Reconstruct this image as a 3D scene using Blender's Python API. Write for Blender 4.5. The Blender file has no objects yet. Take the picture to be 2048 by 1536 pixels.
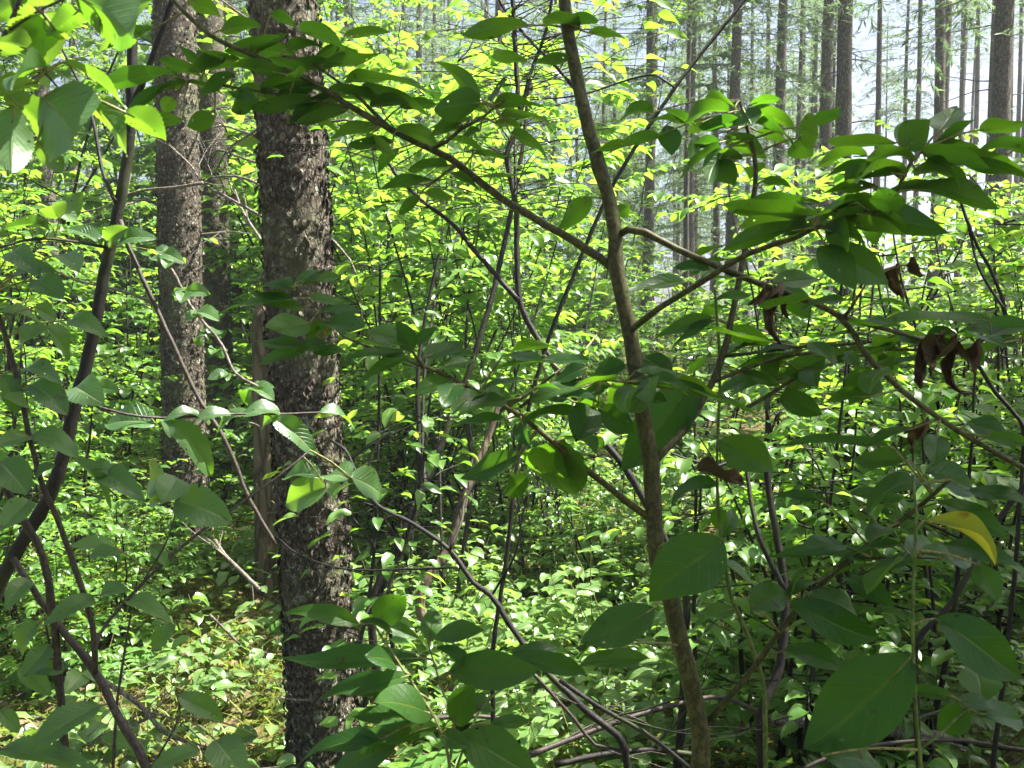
import bpy, math, random
import numpy as np
from mathutils import Vector, Matrix, noise
R = random.Random(7)
NR = np.random.RandomState(7)
sc = bpy.context.scene
COL = sc.collection

# ------------------------------------------------------------------ camera
FPX = 2000.0                       # focal length in pixels of a 2048 px wide frame
CAM_H, HORIZON = 1.55, 640.0
PITCH = math.atan((768.0 - HORIZON) / FPX)
cam_d = bpy.data.cameras.new("camera")
cam_d.sensor_width = 36.0
cam_d.lens = 36.0 * FPX / 2048.0
cam_d.clip_start, cam_d.clip_end = 0.05, 2000.0
cam_d.dof.use_dof = True
cam_d.dof.focus_distance = 2.6
cam_d.dof.aperture_fstop = 22.0
cam = bpy.data.objects.new("camera", cam_d)
COL.objects.link(cam)
cam.location = (0, 0, CAM_H)
cam.rotation_euler = (math.radians(90) - PITCH, 0, 0)
sc.camera = cam

# ------------------------------------------------------------------ light
SUN = Vector((0.49, 0.10, 0.86)).normalized()      # towards the sun
w = bpy.data.worlds.new("World"); sc.world = w; w.use_nodes = True
nt = w.node_tree
sky = nt.nodes.new("ShaderNodeTexSky"); sky.sky_type = 'NISHITA'; sky.sun_disc = False
sky.sun_elevation = math.asin(SUN.z); sky.sun_rotation = math.atan2(SUN.x, SUN.y)
sky.air_density = .45; sky.dust_density = 3.0; sky.ozone_density = 0.0
nt.nodes["Background"].inputs["Strength"].default_value = 0.058
nt.links.new(sky.outputs[0], nt.nodes["Background"].inputs["Color"])
sl = bpy.data.lights.new("sun", 'SUN'); sl.energy = 5.0; sl.angle = math.radians(0.53); sl.color = (1.0, 0.95, 0.86)
so = bpy.data.objects.new("sun", sl); COL.objects.link(so)
so.rotation_euler = SUN.to_track_quat('Z', 'Y').to_euler(); so.location = SUN * 40
sc.view_settings.view_transform = 'Standard'; sc.view_settings.look = 'None'
sc.view_settings.exposure = 2.55; sc.view_settings.gamma = 1.0
sc.cycles.max_bounces = 8; sc.cycles.diffuse_bounces = 4; sc.cycles.transmission_bounces = 4
sc.cycles.glossy_bounces = 2; sc.cycles.sample_clamp_indirect = 6.0
sc.cycles.use_denoising = True

# ------------------------------------------------------------------ helpers
FWD = Vector((0, math.cos(PITCH), -math.sin(PITCH))); UPV = Vector((0, math.sin(PITCH), math.cos(PITCH)))
CAMP = Vector((0, 0, CAM_H))
def P(px, py, d):
    """the place seen at photo pixel (px, py), d metres ahead"""
    return CAMP + Vector((1, 0, 0)) * ((px - 1024) / FPX * d) + UPV * ((768 - py) / FPX * d) + FWD * d
def gz(x, y):
    return 0.10 * noise.noise(Vector((x * .35, y * .35, 3.1))) + 0.05 * noise.noise(Vector((x * 1.1, y * 1.1, 7.7)))

def tag(o, label=None, cat=None, group=None, kind=None):
    if label: o['label'] = label
    if cat: o['category'] = cat
    if group: o['group'] = group
    if kind: o['kind'] = kind
    return o
def empty(name, loc, label=None, cat=None, group=None):
    o = bpy.data.objects.new(name, None); o.empty_display_size = 0.1
    o.location = loc; COL.objects.link(o)
    return tag(o, label, cat, group)
def copy_tree(o, parent=None):
    c = o.copy(); COL.objects.link(c)
    if parent is not None: c.parent = parent
    for ch in list(o.children): copy_tree(ch, c)
    return c

class MB:
    """collects quads with uv and a per-piece random value; build() links them as ONE mesh object"""
    def __init__(s): s.v = []; s.f = []; s.uv = []; s.r = []; s.n = 0; s.m = []
    def add(s, v, f, uv=None, rnd=0.5, mi=0):
        v = np.asarray(v, dtype=np.float32); f = np.asarray(f, dtype=np.int32)
        s.v.append(v); s.f.append(f + s.n); s.n += len(v)
        s.uv.append(np.zeros((len(v), 2), np.float32) if uv is None else np.asarray(uv, np.float32))
        s.r.append(np.full(len(v), rnd, np.float32) if np.isscalar(rnd) else np.asarray(rnd, np.float32))
        s.m.append(np.full(len(f), mi, np.int32))
    def merge(s, o, mi):
        for v, f, uv, r in zip(o.v, o.f, o.uv, o.r):
            s.v.append(v); s.m.append(np.full(len(f), mi, np.int32)); s.uv.append(uv); s.r.append(r)
            s.f.append(f + s.n)
        s.n += o.n
        return s
    def build(s, name, mats, parent=None, origin=(0, 0, 0)):
        me = bpy.data.meshes.new(name)
        V = np.concatenate(s.v) - np.asarray(origin, np.float32); F = np.concatenate(s.f)
        UV = np.concatenate(s.uv); RR = np.concatenate(s.r); M = np.concatenate(s.m)
        me.vertices.add(len(V)); me.vertices.foreach_set("co", V.ravel())
        me.loops.add(F.size); me.loops.foreach_set("vertex_index", F.ravel())
        me.polygons.add(len(F)); me.polygons.foreach_set("loop_start", np.arange(0, F.size, 4, dtype=np.int32))
        if M.max() > 0: me.polygons.foreach_set("material_index", M)
        me.update(calc_edges=True)
        me.polygons.foreach_set("use_smooth", np.ones(len(F), bool))
        ul = me.uv_layers.new(name="UVMap"); ul.data.foreach_set("uv", UV[F.ravel()].ravel())
        at = me.attributes.new("rnd", 'FLOAT', 'POINT'); at.data.foreach_set("value", RR)
        for m in (mats if isinstance(mats, (list, tuple)) else [mats]): me.materials.append(m)
        o = bpy.data.objects.new(name, me); COL.objects.link(o)
        if parent is not None: o.parent = parent
        return o

def smooth_path(pts, rad, step):
    """Catmull-Rom through the points"""
    p = [Vector(q) for q in pts]
    out, ro = [], []
    for i in range(len(p) - 1):
        b, c = p[i], p[i + 1]; h = max((c - b).length, 1e-6)
        a = p[i - 1] if i else b * 2 - c
        d = p[i + 2] if i + 2 < len(p) else c * 2 - b
        m0 = (c - a) * (h / (h + (b - a).length)); m1 = (d - b) * (h / (h + (d - c).length))
        n = max(1, int((c - b).length / step))
        for k in range(n):
            t = k / n
            out.append(b * (2 * t ** 3 - 3 * t * t + 1) + m0 * (t ** 3 - 2 * t * t + t) + c * (3 * t * t - 2 * t ** 3) + m1 * (t ** 3 - t * t))
            ro.append(rad[i] * (1 - t) + rad[i + 1] * t)
    out.append(p[-1]); ro.append(rad[-1])
    return out, ro

def tube(mb, pts, rad, seg=8, knob=0.0, cap=True, mi=0, rnd=0.5):
    pts = [Vector(p) for p in pts]; n = len(pts)
    t = (pts[1] - pts[0]).normalized()
    ref = Vector((1, 0, 0)) if abs(t.x) < .8 else Vector((0, 1, 0))
    u = t.cross(ref).normalized()
    V, UV = [], []; ln = 0
    for i in range(n):
        tt = (pts[min(i + 1, n - 1)] - pts[max(i - 1, 0)])
        if tt.length > 1e-9: t = tt.normalized()
        u = (u - t * u.dot(t)).normalized(); b = t.cross(u)
        if i: ln += (pts[i] - pts[i - 1]).length
        r = rad[i]
        for k in range(seg):
            a = 2 * math.pi * k / seg
            dr = u * math.cos(a) + b * math.sin(a)
            rr = r
            if knob: rr *= 1 + knob * noise.noise((pts[i] + dr * r) * (0.9 / max(r, 0.004)))
            q = pts[i] + dr * rr
            V.append((q.x, q.y, q.z)); UV.append((k / seg, ln))
    F = []
    for i in range(n - 1):
        for k in range(seg):
            k2 = (k + 1) % seg
            F.append((i * seg + k, i * seg + k2, (i + 1) * seg + k2, (i + 1) * seg + k))
    if cap:
        for base in (0, (n - 1) * seg):
            c = len(V); q = pts[0] if base == 0 else pts[-1]
            V.append((q.x, q.y, q.z)); UV.append((0, ln))
            for k in range(0, seg, 2):
                fq = (base + k, base + (k + 1) % seg, base + (k + 2) % seg, c)
                F.append(fq if base else fq[::-1])
    mb.add(V, F, UV, rnd, mi)

# leaf blade templates: unit length along +x, blade across y, normal +z
def leaf_template(nu, nv, wr, fold=.12, curl=.25, wave=0.03, teeth=0, pa=.7, pb=.8, skew=0., seed=0):
    rr = random.Random(seed)
    us = [i / nu for i in range(nu + 1)]; vs = [-1 + 2 * j / nv for j in range(nv + 1)]
    prof = lambda u: (max(u, 1e-4) ** pa) * (max(1 - u, 1e-4) ** pb)
    mx = max(prof(i / 100) for i in range(101))
    ph = rr.uniform(0, 6); tws = rr.uniform(-.75, .75) if nv >= 4 else 0
    V, UV = [], []
    for i, u in enumerate(us):
        for v in vs:
            wdt = prof(u) / mx * wr * .5
            if teeth and abs(v) > .9: wdt *= 1 + (.07 if i % 2 else -.03) * (1 if 0 < i < nu else 0) + rr.uniform(-.03, .03)
            x = u; y = wdt * v
            z = fold * abs(y) * 2 - curl * (u - .25) ** 2 + curl * .0625 + wave * abs(v) * math.sin(u * 9 + ph + (1.5 if v > 0 else 0))
            ct, st_ = math.cos(tws * (u - .3)), math.sin(tws * (u - .3)); y, z = y * ct - z * st_, y * st_ + z * ct
            y += skew * u * u
            V.append((x, y, z)); UV.append((u, v * .5 + .5))
    F = []
    for i in range(nu):
        for j in range(nv):
            a = i * (nv + 1) + j
            F.append((a, a + nv + 1, a + nv + 2, a + 1))
    return np.array(V, np.float32), np.array(F, np.int32), np.array(UV, np.float32)

class Foliage(MB):
    def leaves(s, tpl, base, axis, normal, length, width=1.0, rnd=None):
        """many leaves of one template at once (arrays n x 3)"""
        V, F, UV = tpl
        base = np.atleast_2d(np.asarray(base, np.float32)); n = len(base)
        a = np.atleast_2d(np.asarray(axis, np.float32)); a = a / np.linalg.norm(a, axis=1, keepdims=True)
        nn = np.atleast_2d(np.asarray(normal, np.float32))
        nn = nn - a * (nn * a).sum(1, keepdims=True)
        nn = nn / (np.linalg.norm(nn, axis=1, keepdims=True) + 1e-9)
        b = np.cross(nn, a)
        L = np.broadcast_to(np.asarray(length, np.float32), (n,))[:, None, None]
        W = np.broadcast_to(np.asarray(width, np.float32), (n,))[:, None, None]
        X = V[None, :, 0:1] * a[:, None, :] * L + V[None, :, 1:2] * b[:, None, :] * L * W + V[None, :, 2:3] * nn[:, None, :] * L
        X = X + base[:, None, :]
        m = len(V)
        FF = (F[None] + (np.arange(n) * m)[:, None, None]).reshape(-1, 4)
        if rnd is None: rnd = NR.rand(n)
        s.add(X.reshape(-1, 3), FF, np.tile(UV, (n, 1)), np.repeat(np.broadcast_to(np.asarray(rnd, np.float32), (n,)), m))

# ------------------------------------------------------------------ materials
def new_mat(name):
    m = bpy.data.materials.new(name); m.use_nodes = True
    nt = m.node_tree; nt.nodes.clear()
    return m, nt, nt.nodes.new("ShaderNodeOutputMaterial")
def node(nt, typ, **kw):
    n = nt.nodes.new(typ)
    for k, v in kw.items():
        if k.startswith('i_'):
            key = k[2:].replace('_', ' ')
            n.inputs[int(key) if key.isdigit() else key].default_value = v
        else: setattr(n, k, v)
    return n
def mth(nt, op, a, b=None, clamp=False):
    n = nt.nodes.new("ShaderNodeMath"); n.operation = op; n.use_clamp = clamp
    for i, x in enumerate((a, b)):
        if x is None: continue
        if isinstance(x, (int, float)): n.inputs[i].default_value = x
        else: nt.links.new(x, n.inputs[i])
    return n.outputs[0]
def mixc(nt, f, a, b, blend='MIX'):
    n = nt.nodes.new("ShaderNodeMix"); n.data_type = 'RGBA'; n.blend_type = blend
    if isinstance(f, (int, float)): n.inputs[0].default_value = f
    else: nt.links.new(f, n.inputs[0])
    for idx, x in ((6, a), (7, b)):
        if isinstance(x, tuple): n.inputs[idx].default_value = x + (1,) if len(x) == 3 else x
        else: nt.links.new(x, n.inputs[idx])
    return n.outputs[2]
def ramp(nt, fac, stops):
    n = nt.nodes.new("ShaderNodeValToRGB"); e = n.color_ramp.elements
    while len(e) < len(stops): e.new(.5)
    for k, (p, c) in enumerate(stops):
        e[k].position = p; e[k].color = c + (1,) if len(c) == 3 else c
    nt.links.new(fac, n.inputs[0]); return n.outputs[0]

def leaf_mat(name, c1, c2, under, tr1, tr2, trans=.5, rough=.38, spec=.5, veins=7.0, bump=.25, blotch=None):
    m, nt, out = new_mat(name); L = nt.links.new
    at = node(nt, "ShaderNodeAttribute", attribute_name="rnd")
    oi = node(nt, "ShaderNodeObjectInfo")
    r = mth(nt, 'FRACT', mth(nt, 'ADD', at.outputs['Fac'], mth(nt, 'MULTIPLY', oi.outputs['Random'], .35)))
    top = mixc(nt, r, c1, c2); tr = mixc(nt, r, tr1, tr2)
    uv = node(nt, "ShaderNodeUVMap", uv_map="UVMap"); sp = node(nt, "ShaderNodeSeparateXYZ"); L(uv.outputs[0], sp.inputs[0])
    av = mth(nt, 'MULTIPLY', mth(nt, 'ABSOLUTE', mth(nt, 'SUBTRACT', sp.outputs[1], .5)), 2.0)
    if veins:
        side = mth(nt, 'FRACT', mth(nt, 'MULTIPLY', mth(nt, 'SUBTRACT', sp.outputs[0], mth(nt, 'MULTIPLY', av, .28)), veins))
        side = mth(nt, 'ABSOLUTE', mth(nt, 'SUBTRACT', side, .5))
        vs = mth(nt, 'SUBTRACT', 1.0, mth(nt, 'MULTIPLY', side, 12.0), True)
        vm = mth(nt, 'SUBTRACT', 1.0, mth(nt, 'MULTIPLY', av, 10.0), True)
        vein = mth(nt, 'MAXIMUM', mth(nt, 'MULTIPLY', vs, .55), vm)
        top = mixc(nt, mth(nt, 'MULTIPLY', vein, .95), top, (c2[0] * 2.6 + .01, c2[1] * 1.7, c2[2] * 2.0))
        tr = mixc(nt, mth(nt, 'MULTIPLY', vein, .4), tr, (tr1[0] * .45, tr1[1] * .5, tr1[2] * .5))
    tc = node(nt, "ShaderNodeTexCoord")
    nz = node(nt, "ShaderNodeTexNoise", i_Scale=35.0, i_Detail=3.0); L(tc.outputs['Object'], nz.inputs['Vector'])
    top = mixc(nt, .55, top, mixc(nt, nz.outputs['Fac'], (.30, .34, .35), (1.75, 1.65, 1.6)), 'MULTIPLY')
    if blotch:
        n2 = node(nt, "ShaderNodeTexNoise", i_Scale=blotch[1], i_Detail=4.0); L(tc.outputs['Object'], n2.inputs['Vector'])
        k = mth(nt, 'MULTIPLY', mth(nt, 'SUBTRACT', n2.outputs['Fac'], blotch[2]), 12.0, True)
        top = mixc(nt, k, top, blotch[0]); tr = mixc(nt, k, tr, blotch[0])
    geo = node(nt, "ShaderNodeNewGeometry")
    col = mixc(nt, geo.outputs['Backfacing'], top, mixc(nt, .6, top, under))
    pr = node(nt, "ShaderNodeBsdfPrincipled", i_Roughness=rough)
    pr.inputs['Specular IOR Level'].default_value = spec
    L(col, pr.inputs['Base Color'])
    tl = node(nt, "ShaderNodeBsdfTranslucent"); L(tr, tl.inputs['Color'])
    mx = node(nt, "ShaderNodeMixShader", i_0=trans); L(pr.outputs[0], mx.inputs[1]); L(tl.outputs[0], mx.inputs[2])
    if bump:
        bp = node(nt, "ShaderNodeBump", i_Strength=min(1, bump * 2), i_Distance=.004)
        h = nz.outputs['Fac']
        if veins: h = mth(nt, 'ADD', h, mth(nt, 'MULTIPLY', vein, -.4))
        L(h, bp.inputs['Height']); L(bp.outputs[0], pr.inputs['Normal'])
    L(mx.outputs[0], out.inputs[0]); return m

def bark_mat(name, dark, light, lichen, lich=.55, scale=9., stretch=.35, bump=.8, dist=.02, rough=.9, moss=None):
    m, nt, out = new_mat(name); L = nt.links.new
    tc = node(nt, "ShaderNodeTexCoord")
    mp = node(nt, "ShaderNodeMapping"); mp.inputs['Scale'].default_value = (1, 1, stretch); L(tc.outputs['Object'], mp.inputs[0])
    n1 = node(nt, "ShaderNodeTexNoise", i_Scale=scale, i_Detail=9.0, i_Roughness=.65); L(mp.outputs[0], n1.inputs['Vector'])
    wv = node(nt, "ShaderNodeVectorMath", operation='ADD'); L(mp.outputs[0], wv.inputs[0])
    sm = node(nt, "ShaderNodeVectorMath", operation='SCALE'); sm.inputs['Scale'].default_value = .06
    L(n1.outputs['Color'], sm.inputs[0]); L(sm.outputs[0], wv.inputs[1])
    vo = node(nt, "ShaderNodeTexVoronoi", i_Scale=scale * 3.2); vo.feature = 'DISTANCE_TO_EDGE'; L(wv.outputs[0], vo.inputs['Vector'])
    crack = mth(nt, 'MULTIPLY', vo.outputs['Distance'], 5.0, True)
    n2 = node(nt, "ShaderNodeTexNoise", i_Scale=scale * 9, i_Detail=6.0); L(mp.outputs[0], n2.inputs['Vector'])
    h = mth(nt, 'ADD', mth(nt, 'ADD', mth(nt, 'MULTIPLY', crack, .5), n1.outputs['Fac']), mth(nt, 'MULTIPLY', n2.outputs['Fac'], .4))
    col = mixc(nt, crack, (dark[0] * .5, dark[1] * .5, dark[2] * .5), mixc(nt, n1.outputs['Fac'], dark, light))
    col = mixc(nt, .6, col, mixc(nt, n2.outputs['Fac'], (.5, .5, .5), (1.5, 1.5, 1.5)), 'MULTIPLY')
    n3 = node(nt, "ShaderNodeTexNoise", i_Scale=scale * 1.6, i_Detail=8.0, i_Roughness=.75); L(tc.outputs['Object'], n3.inputs['Vector'])
    k = mth(nt, 'MULTIPLY', mth(nt, 'SUBTRACT', n3.outputs['Fac'], lich), 14.0, True)
    col = mixc(nt, mth(nt, 'MULTIPLY', k, .85), col, lichen)
    if moss:
        n4 = node(nt, "ShaderNodeTexNoise", i_Scale=3.0, i_Detail=6.0); L(tc.outputs['Object'], n4.inputs['Vector'])
        k4 = mth(nt, 'MULTIPLY', mth(nt, 'SUBTRACT', n4.outputs['Fac'], .52), 7.0, True)
        col = mixc(nt, k4, col, moss)
    at = node(nt, "ShaderNodeAttribute", attribute_name="rnd")
    col = mixc(nt, 1.0, col, mixc(nt, at.outputs['Fac'], (.6, .6, .6), (1.4, 1.4, 1.4)), 'MULTIPLY')
    pr = node(nt, "ShaderNodeBsdfPrincipled", i_Roughness=rough); pr.inputs['Specular IOR Level'].default_value = .25
    L(col, pr.inputs['Base Color'])
    bp = node(nt, "ShaderNodeBump", i_Strength=bump, i_Distance=dist); L(h, bp.inputs['Height']); L(bp.outputs[0], pr.inputs['Normal'])
    L(pr.outputs[0], out.inputs[0]); return m

M = {}
M['leaf_sap'] = leaf_mat("sapling_leaf", (.007, .038, .006), (.022, .066, .009), (.020, .062, .010), (.09, .29, .010), (.18, .42, .012), .36, .42, .25, 8, .3, ((.05, .04, .008), 55., .665))
M['leaf_alder'] = leaf_mat("alder_leaf", (.026, .078, .022), (.062, .132, .044), (.07, .13, .05), (.17, .42, .015), (.27, .50, .03), .36, .42, .6, 10, .35, ((.07, .05, .012), 48., .665))
M['leaf_shrub'] = leaf_mat("shrub_leaf", (.045, .115, .022), (.10, .195, .042), (.13, .20, .08), (.16, .40, .022), (.36, .56, .055), .46, .36, .6, 0, 0)
M['leaf_herb'] = leaf_mat("herb_leaf", (.050, .122, .032), (.115, .205, .062), (.15, .22, .11), (.20, .42, .03), (.36, .56, .07), .36, .34, .8, 6, 0)
M['leaf_fern'] = leaf_mat("fern_leaf", (.06, .15, .03), (.10, .20, .045), (.14, .22, .08), (.30, .55, .03), (.40, .60, .04), .4, .45, .4, 0, 0)
M['leaf_yellow'] = leaf_mat("yellowing_leaf", (.07, .16, .015), (.11, .18, .02), (.12, .18, .05), (.5, .55, .02), (.55, .5, .02), .4, .45, .4, 7, .25, ((.12, .05, .015), 22., .62))
M['leaf_dead'] = leaf_mat("withered_leaf", (.026, .019, .007), (.058, .043, .016), (.06, .046, .024), (.06, .04, .02), (.09, .06, .03), .1, .7, .2, 6, .6, ((.15, .105, .06), 28., .56))
M['litter'] = leaf_mat("fallen_leaf", (.07, .05, .028), (.17, .13, .075), (.15, .12, .08), (.12, .09, .04), (.18, .13, .06), .15, .7, .2, 0, 0)
M['needle'] = leaf_mat("conifer_needles", (.040, .085, .045), (.065, .12, .060), (.08, .13, .08), (.16, .28, .10), (.24, .36, .14), .4, .5, .3, 0, 0)
M['grass'] = leaf_mat("grass_blades", (.09, .14, .03), (.17, .19, .06), (.15, .18, .07), (.35, .45, .06), (.45, .45, .1), .4, .5, .3, 0, 0)
M['moss'] = leaf_mat("moss_tufts", (.10, .14, .02), (.19, .20, .04), (.15, .17, .05), (.35, .42, .04), (.45, .45, .06), .35, .7, .2, 0, 0)
M['bark_main'] = bark_mat("scaly_bark", (.060, .047, .034), (.165, .138, .104), (.38, .41, .31), .555, 17., .55, .9, .018, .9, (.125, .128, .075))
M['bark_far'] = bark_mat("distant_bark", (.080, .070, .058), (.16, .142, .120), (.22, .24, .19), .6, 11., .4, .7, .015)
M['bark_snag'] = bark_mat("bare_snag_wood", (.085, .062, .040), (.17, .13, .088), (.17, .19, .11), .58, 6., .15, .6, .01)
M['bark_sap'] = bark_mat("smooth_sapling_bark", (.040, .040, .011), (.088, .086, .028), (.14, .145, .08), .61, 30., .6, .25, .002, .6)
M['bark_dark'] = bark_mat("dark_alder_bark", (.008, .0065, .0055), (.019, .015, .012), (.05, .055, .04), .66, 25., .6, .4, .003, .6, (.035, .042, .014))
M['bark_red'] = bark_mat("reddish_twig_bark", (.034, .026, .021), (.072, .056, .046), (.17, .165, .14), .64, 30., .6, .3, .002, .5)
M['bark_pale'] = bark_mat("pale_dead_wood", (.12, .10, .085), (.26, .225, .19), (.24, .27, .20), .6, 22., .3, .5, .004, .8)
M['stem_green'] = bark_mat("green_shoot", (.07, .12, .022), (.11, .155, .035), (.2, .22, .08), .8, 30., .5, .1, .001, .5)
M['petiole'] = bark_mat("leaf_stalk", (.16, .17, .05), (.22, .20, .07), (.22, .2, .08), .8, 30., .5, .1, .001, .5)

def ground_mat():
    m, nt, out = new_mat("forest_floor"); L = nt.links.new
    tc = node(nt, "ShaderNodeTexCoord")
    n1 = node(nt, "ShaderNodeTexNoise", i_Scale=1.3, i_Detail=8.0, i_Roughness=.6); L(tc.outputs['Object'], n1.inputs['Vector'])
    n2 = node(nt, "ShaderNodeTexNoise", i_Scale=38., i_Detail=6.0, i_Roughness=.7); L(tc.outputs['Object'], n2.inputs['Vector'])
    litter = ramp(nt, n2.outputs['Fac'], [(.3, (.03, .02, .012)), (.5, (.10, .065, .04)), (.62, (.20, .14, .085)), (.75, (.30, .23, .15))])
    mossc = ramp(nt, n2.outputs['Fac'], [(.3, (.035, .045, .01)), (.55, (.12, .14, .025)), (.75, (.22, .22, .05))])
    k = mth(nt, 'MULTIPLY', mth(nt, 'SUBTRACT', n1.outputs['Fac'], .40), 9., True)
    col = mixc(nt, k, litter, mossc)
    pr = node(nt, "ShaderNodeBsdfPrincipled", i_Roughness=.95); pr.inputs['Specular IOR Level'].default_value = .15
    L(col, pr.inputs['Base Color'])
    bp = node(nt, "ShaderNodeBump", i_Strength=1.0, i_Distance=.04); L(n2.outputs['Fac'], bp.inputs['Height']); L(bp.outputs[0], pr.inputs['Normal'])
    L(pr.outputs[0], out.inputs[0]); return m
M['ground'] = ground_mat()

# leaf templates
def bitten(tpl, n, seed):
    rr = random.Random(seed); V, F, UV = tpl; keep = np.ones(len(F), bool)
    for _ in range(n):
        c = F[rr.randrange(len(F))]; p = V[c].mean(0); r = rr.uniform(.008, .03)
        keep &= np.hypot(V[F].mean(1)[:, 0] - p[0], V[F].mean(1)[:, 1] - p[1]) > r
    return V, F[keep], UV
T_SAP = [bitten(leaf_template(30, 14, wr, .12, c, .022, 0, .78, pb, s, i), h, i) for i, (c, s, wr, pb, h) in enumerate([(.18, .03, .46, .9, 0), (.35, -.06, .44, 1.05, 1), (.55, .05, .48, .85, 0), (.1, -.03, .42, 1.1, 2), (.3, .08, .45, .95, 0), (-.15, -.05, .46, .9, 1)])]
T_ALD = [bitten(leaf_template(34, 14, wr, .16, c, .032, 1, .58, pb, s, i + 9), h, i + 40) for i, (c, s, wr, pb, h) in enumerate([(.2, .03, .66, .8, 0), (.4, -.06, .70, .72, 3), (.7, .05, .62, .85, 1), (.3, -.03, .58, .9, 4)])]
T_MID = [leaf_template(8, 4, wr, .16, c, .03, 0, .62, pb, s, i + 20) for i, (c, s, wr, pb) in enumerate([(.2, .04, .62, .8), (.45, -.06, .54, .95), (.7, .05, .66, .7), (.3, .08, .48, 1.0)])]
T_FAR = [leaf_template(3, 2, .62, .16, .3, 0, 0, .6, .6, 0, 30)]
T_SLIM = [leaf_template(4, 2, .34, .12, .4, 0, 0, .7, .7, .02, 31)]
T_BLADE = [leaf_template(3, 1, .045, 0, .6, 0, 0, .3, .5, .1, 40), leaf_template(3, 1, .04, 0, .9, 0, 0, .3, .5, -.2, 41)]
T_NEEDLE = [leaf_template(1, 1, .16, 0, 0, 0, 0, .3, .3, 0, 42)]
T_NEEDLE = [(np.array([(0, -.03, 0), (.55, -.09, .0), (1, -.01, -.04), (1, .01, -.04), (.55, .09, 0), (0, .03, 0)], np.float32),
             np.array([(0, 1, 4, 5), (1, 2, 3, 4)], np.int32), np.array([(0, .4), (.5, 0), (1, .5), (1, .5), (.5, 1), (0, .6)], np.float32))]

# ------------------------------------------------------------------ ground
def build_ground():
    xs = np.concatenate([np.linspace(-90, -14, 24), np.linspace(-13.5, 13.5, 120), np.linspace(14, 90, 24)])
    ys = np.concatenate([np.linspace(-30, -2, 12), np.linspace(-1.8, 16, 110), np.linspace(16.5, 120, 40)])
    V = [(x, y, gz(x, y)) for y in ys for x in xs]
    nx = len(xs)
    F = [(j * nx + i, j * nx + i + 1, (j + 1) * nx + i + 1, (j + 1) * nx + i) for j in range(len(ys) - 1) for i in range(nx - 1)]
    mb = MB(); mb.add(V, F)
    tag(mb.build("ground", M['ground']), 'mossy brown forest floor under the undergrowth', 'ground', None, 'structure')
build_ground()

# ------------------------------------------------------------------ conifers
def trunk_mesh(base, top, r0, r1, seg, step, knob, flare=True, wob=.03):
    base, top = Vector(base), Vector(top); H = (top - base).length
    n = max(6, int(H / step)); pts, rad = [], []
    ph = R.uniform(0, 9)
    for i in range(n + 1):
        t = i / n; z = t * H
        p = base.lerp(top, t) + Vector((wob * math.sin(z * .7 + ph), wob * math.cos(z * .55 + ph), 0)) * min(1, z)
        r = r0 * (1 - t) + r1 * t
        if flare: r *= 1 + .35 * math.exp(-z / .22)
        pts.append(p); rad.append(r)
    mb = MB(); tube(mb, pts, rad, seg, knob)
    return mb, pts, rad

def needle_bough(fo, tw, start, dirv, length, dens, droop):
    """one bough: a drooping axis with side twigs covered by needle tufts"""
    d = Vector(dirv).normalized(); n = max(4, int(length / .22)); p = Vector(start)
    pts = [p.copy()]
    for i in range(n):
        d = (d + Vector((R.uniform(-.12, .12), R.uniform(-.12, .12), -droop * .12 + R.uniform(-.05, .05)))).normalized()
        p = p + d * (length / n); pts.append(p.copy())
    if tw is not None: tube(tw, pts, [.009 * (1 - .8 * i / n) for i in range(n + 1)], 4, 0, False)
    B, A, N = [], [], []
    for i in range(1, n + 1):
        t = i / n
        ax = (pts[i] - pts[i - 1]).normalized()
        sd = ax.cross(Vector((0, 0, 1))).normalized()
        for s in (-1, 1):
            if R.random() < .2: continue
            tl = length * .42 * (1 - t * .75) * R.uniform(.5, 1.1)
            q = pts[i].copy(); dd = (ax * .75 + sd * s + Vector((0, 0, -.15 * droop + R.uniform(-.15, .2)))).normalized()
            m = max(3, int(tl / .016 * dens))
            for k in range(m):
                qq = q + dd * (tl * (k + R.random()) / m)
                B.append(qq); A.append(dd + Vector((R.uniform(-.9, .9), R.uniform(-.9, .9), R.uniform(-.7, .5)))); N.append((R.uniform(-1, 1), R.uniform(-1, 1), 1))
    if B: fo.leaves(T_NEEDLE[0], np.array(B), np.array(A), np.array(N), NR.uniform(.07, .16, len(B)))

def conifer_variant(H, z0, zl, rmax, nb, dens, seed):
    R.seed(seed)
    fo, tw = Foliage(), MB()
    for i in range(nb):
        t = (i + R.random()) / nb; z = z0 + (H - z0) * t
        a = R.uniform(0, 2 * math.pi); ln = rmax * (1 - t) ** .8 * R.uniform(.65, 1.1) + .3
        needle_bough(fo, tw, (0, 0, z), (math.cos(a), math.sin(a), .25), ln, dens, 1.0)
    for i in range(int((z0 - zl) * (3.0 if z0 < 10 else 1.5))):               # thin half-dead boughs below the crown
        z = R.uniform(zl, z0); a = R.uniform(0, 2 * math.pi)
        if R.random() < .55: needle_bough(fo, tw, (0, 0, z), (math.cos(a), math.sin(a), .05), R.uniform(.6, 1.5), dens * .45, .8)
        else:
            p = Vector((0, 0, z)); d = Vector((math.cos(a), math.sin(a), .1)); pts = [p.copy()]
            for k in range(5):
                d = (d + Vector((R.uniform(-.3, .3), R.uniform(-.3, .3), R.uniform(-.25, .15)))).normalized(); p = p + d * R.uniform(.1, .3); pts.append(p.copy())
            tube(tw, pts, [.010 - .0016 * k for k in range(6)], 4, 0, False)
    return fo, tw

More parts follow.
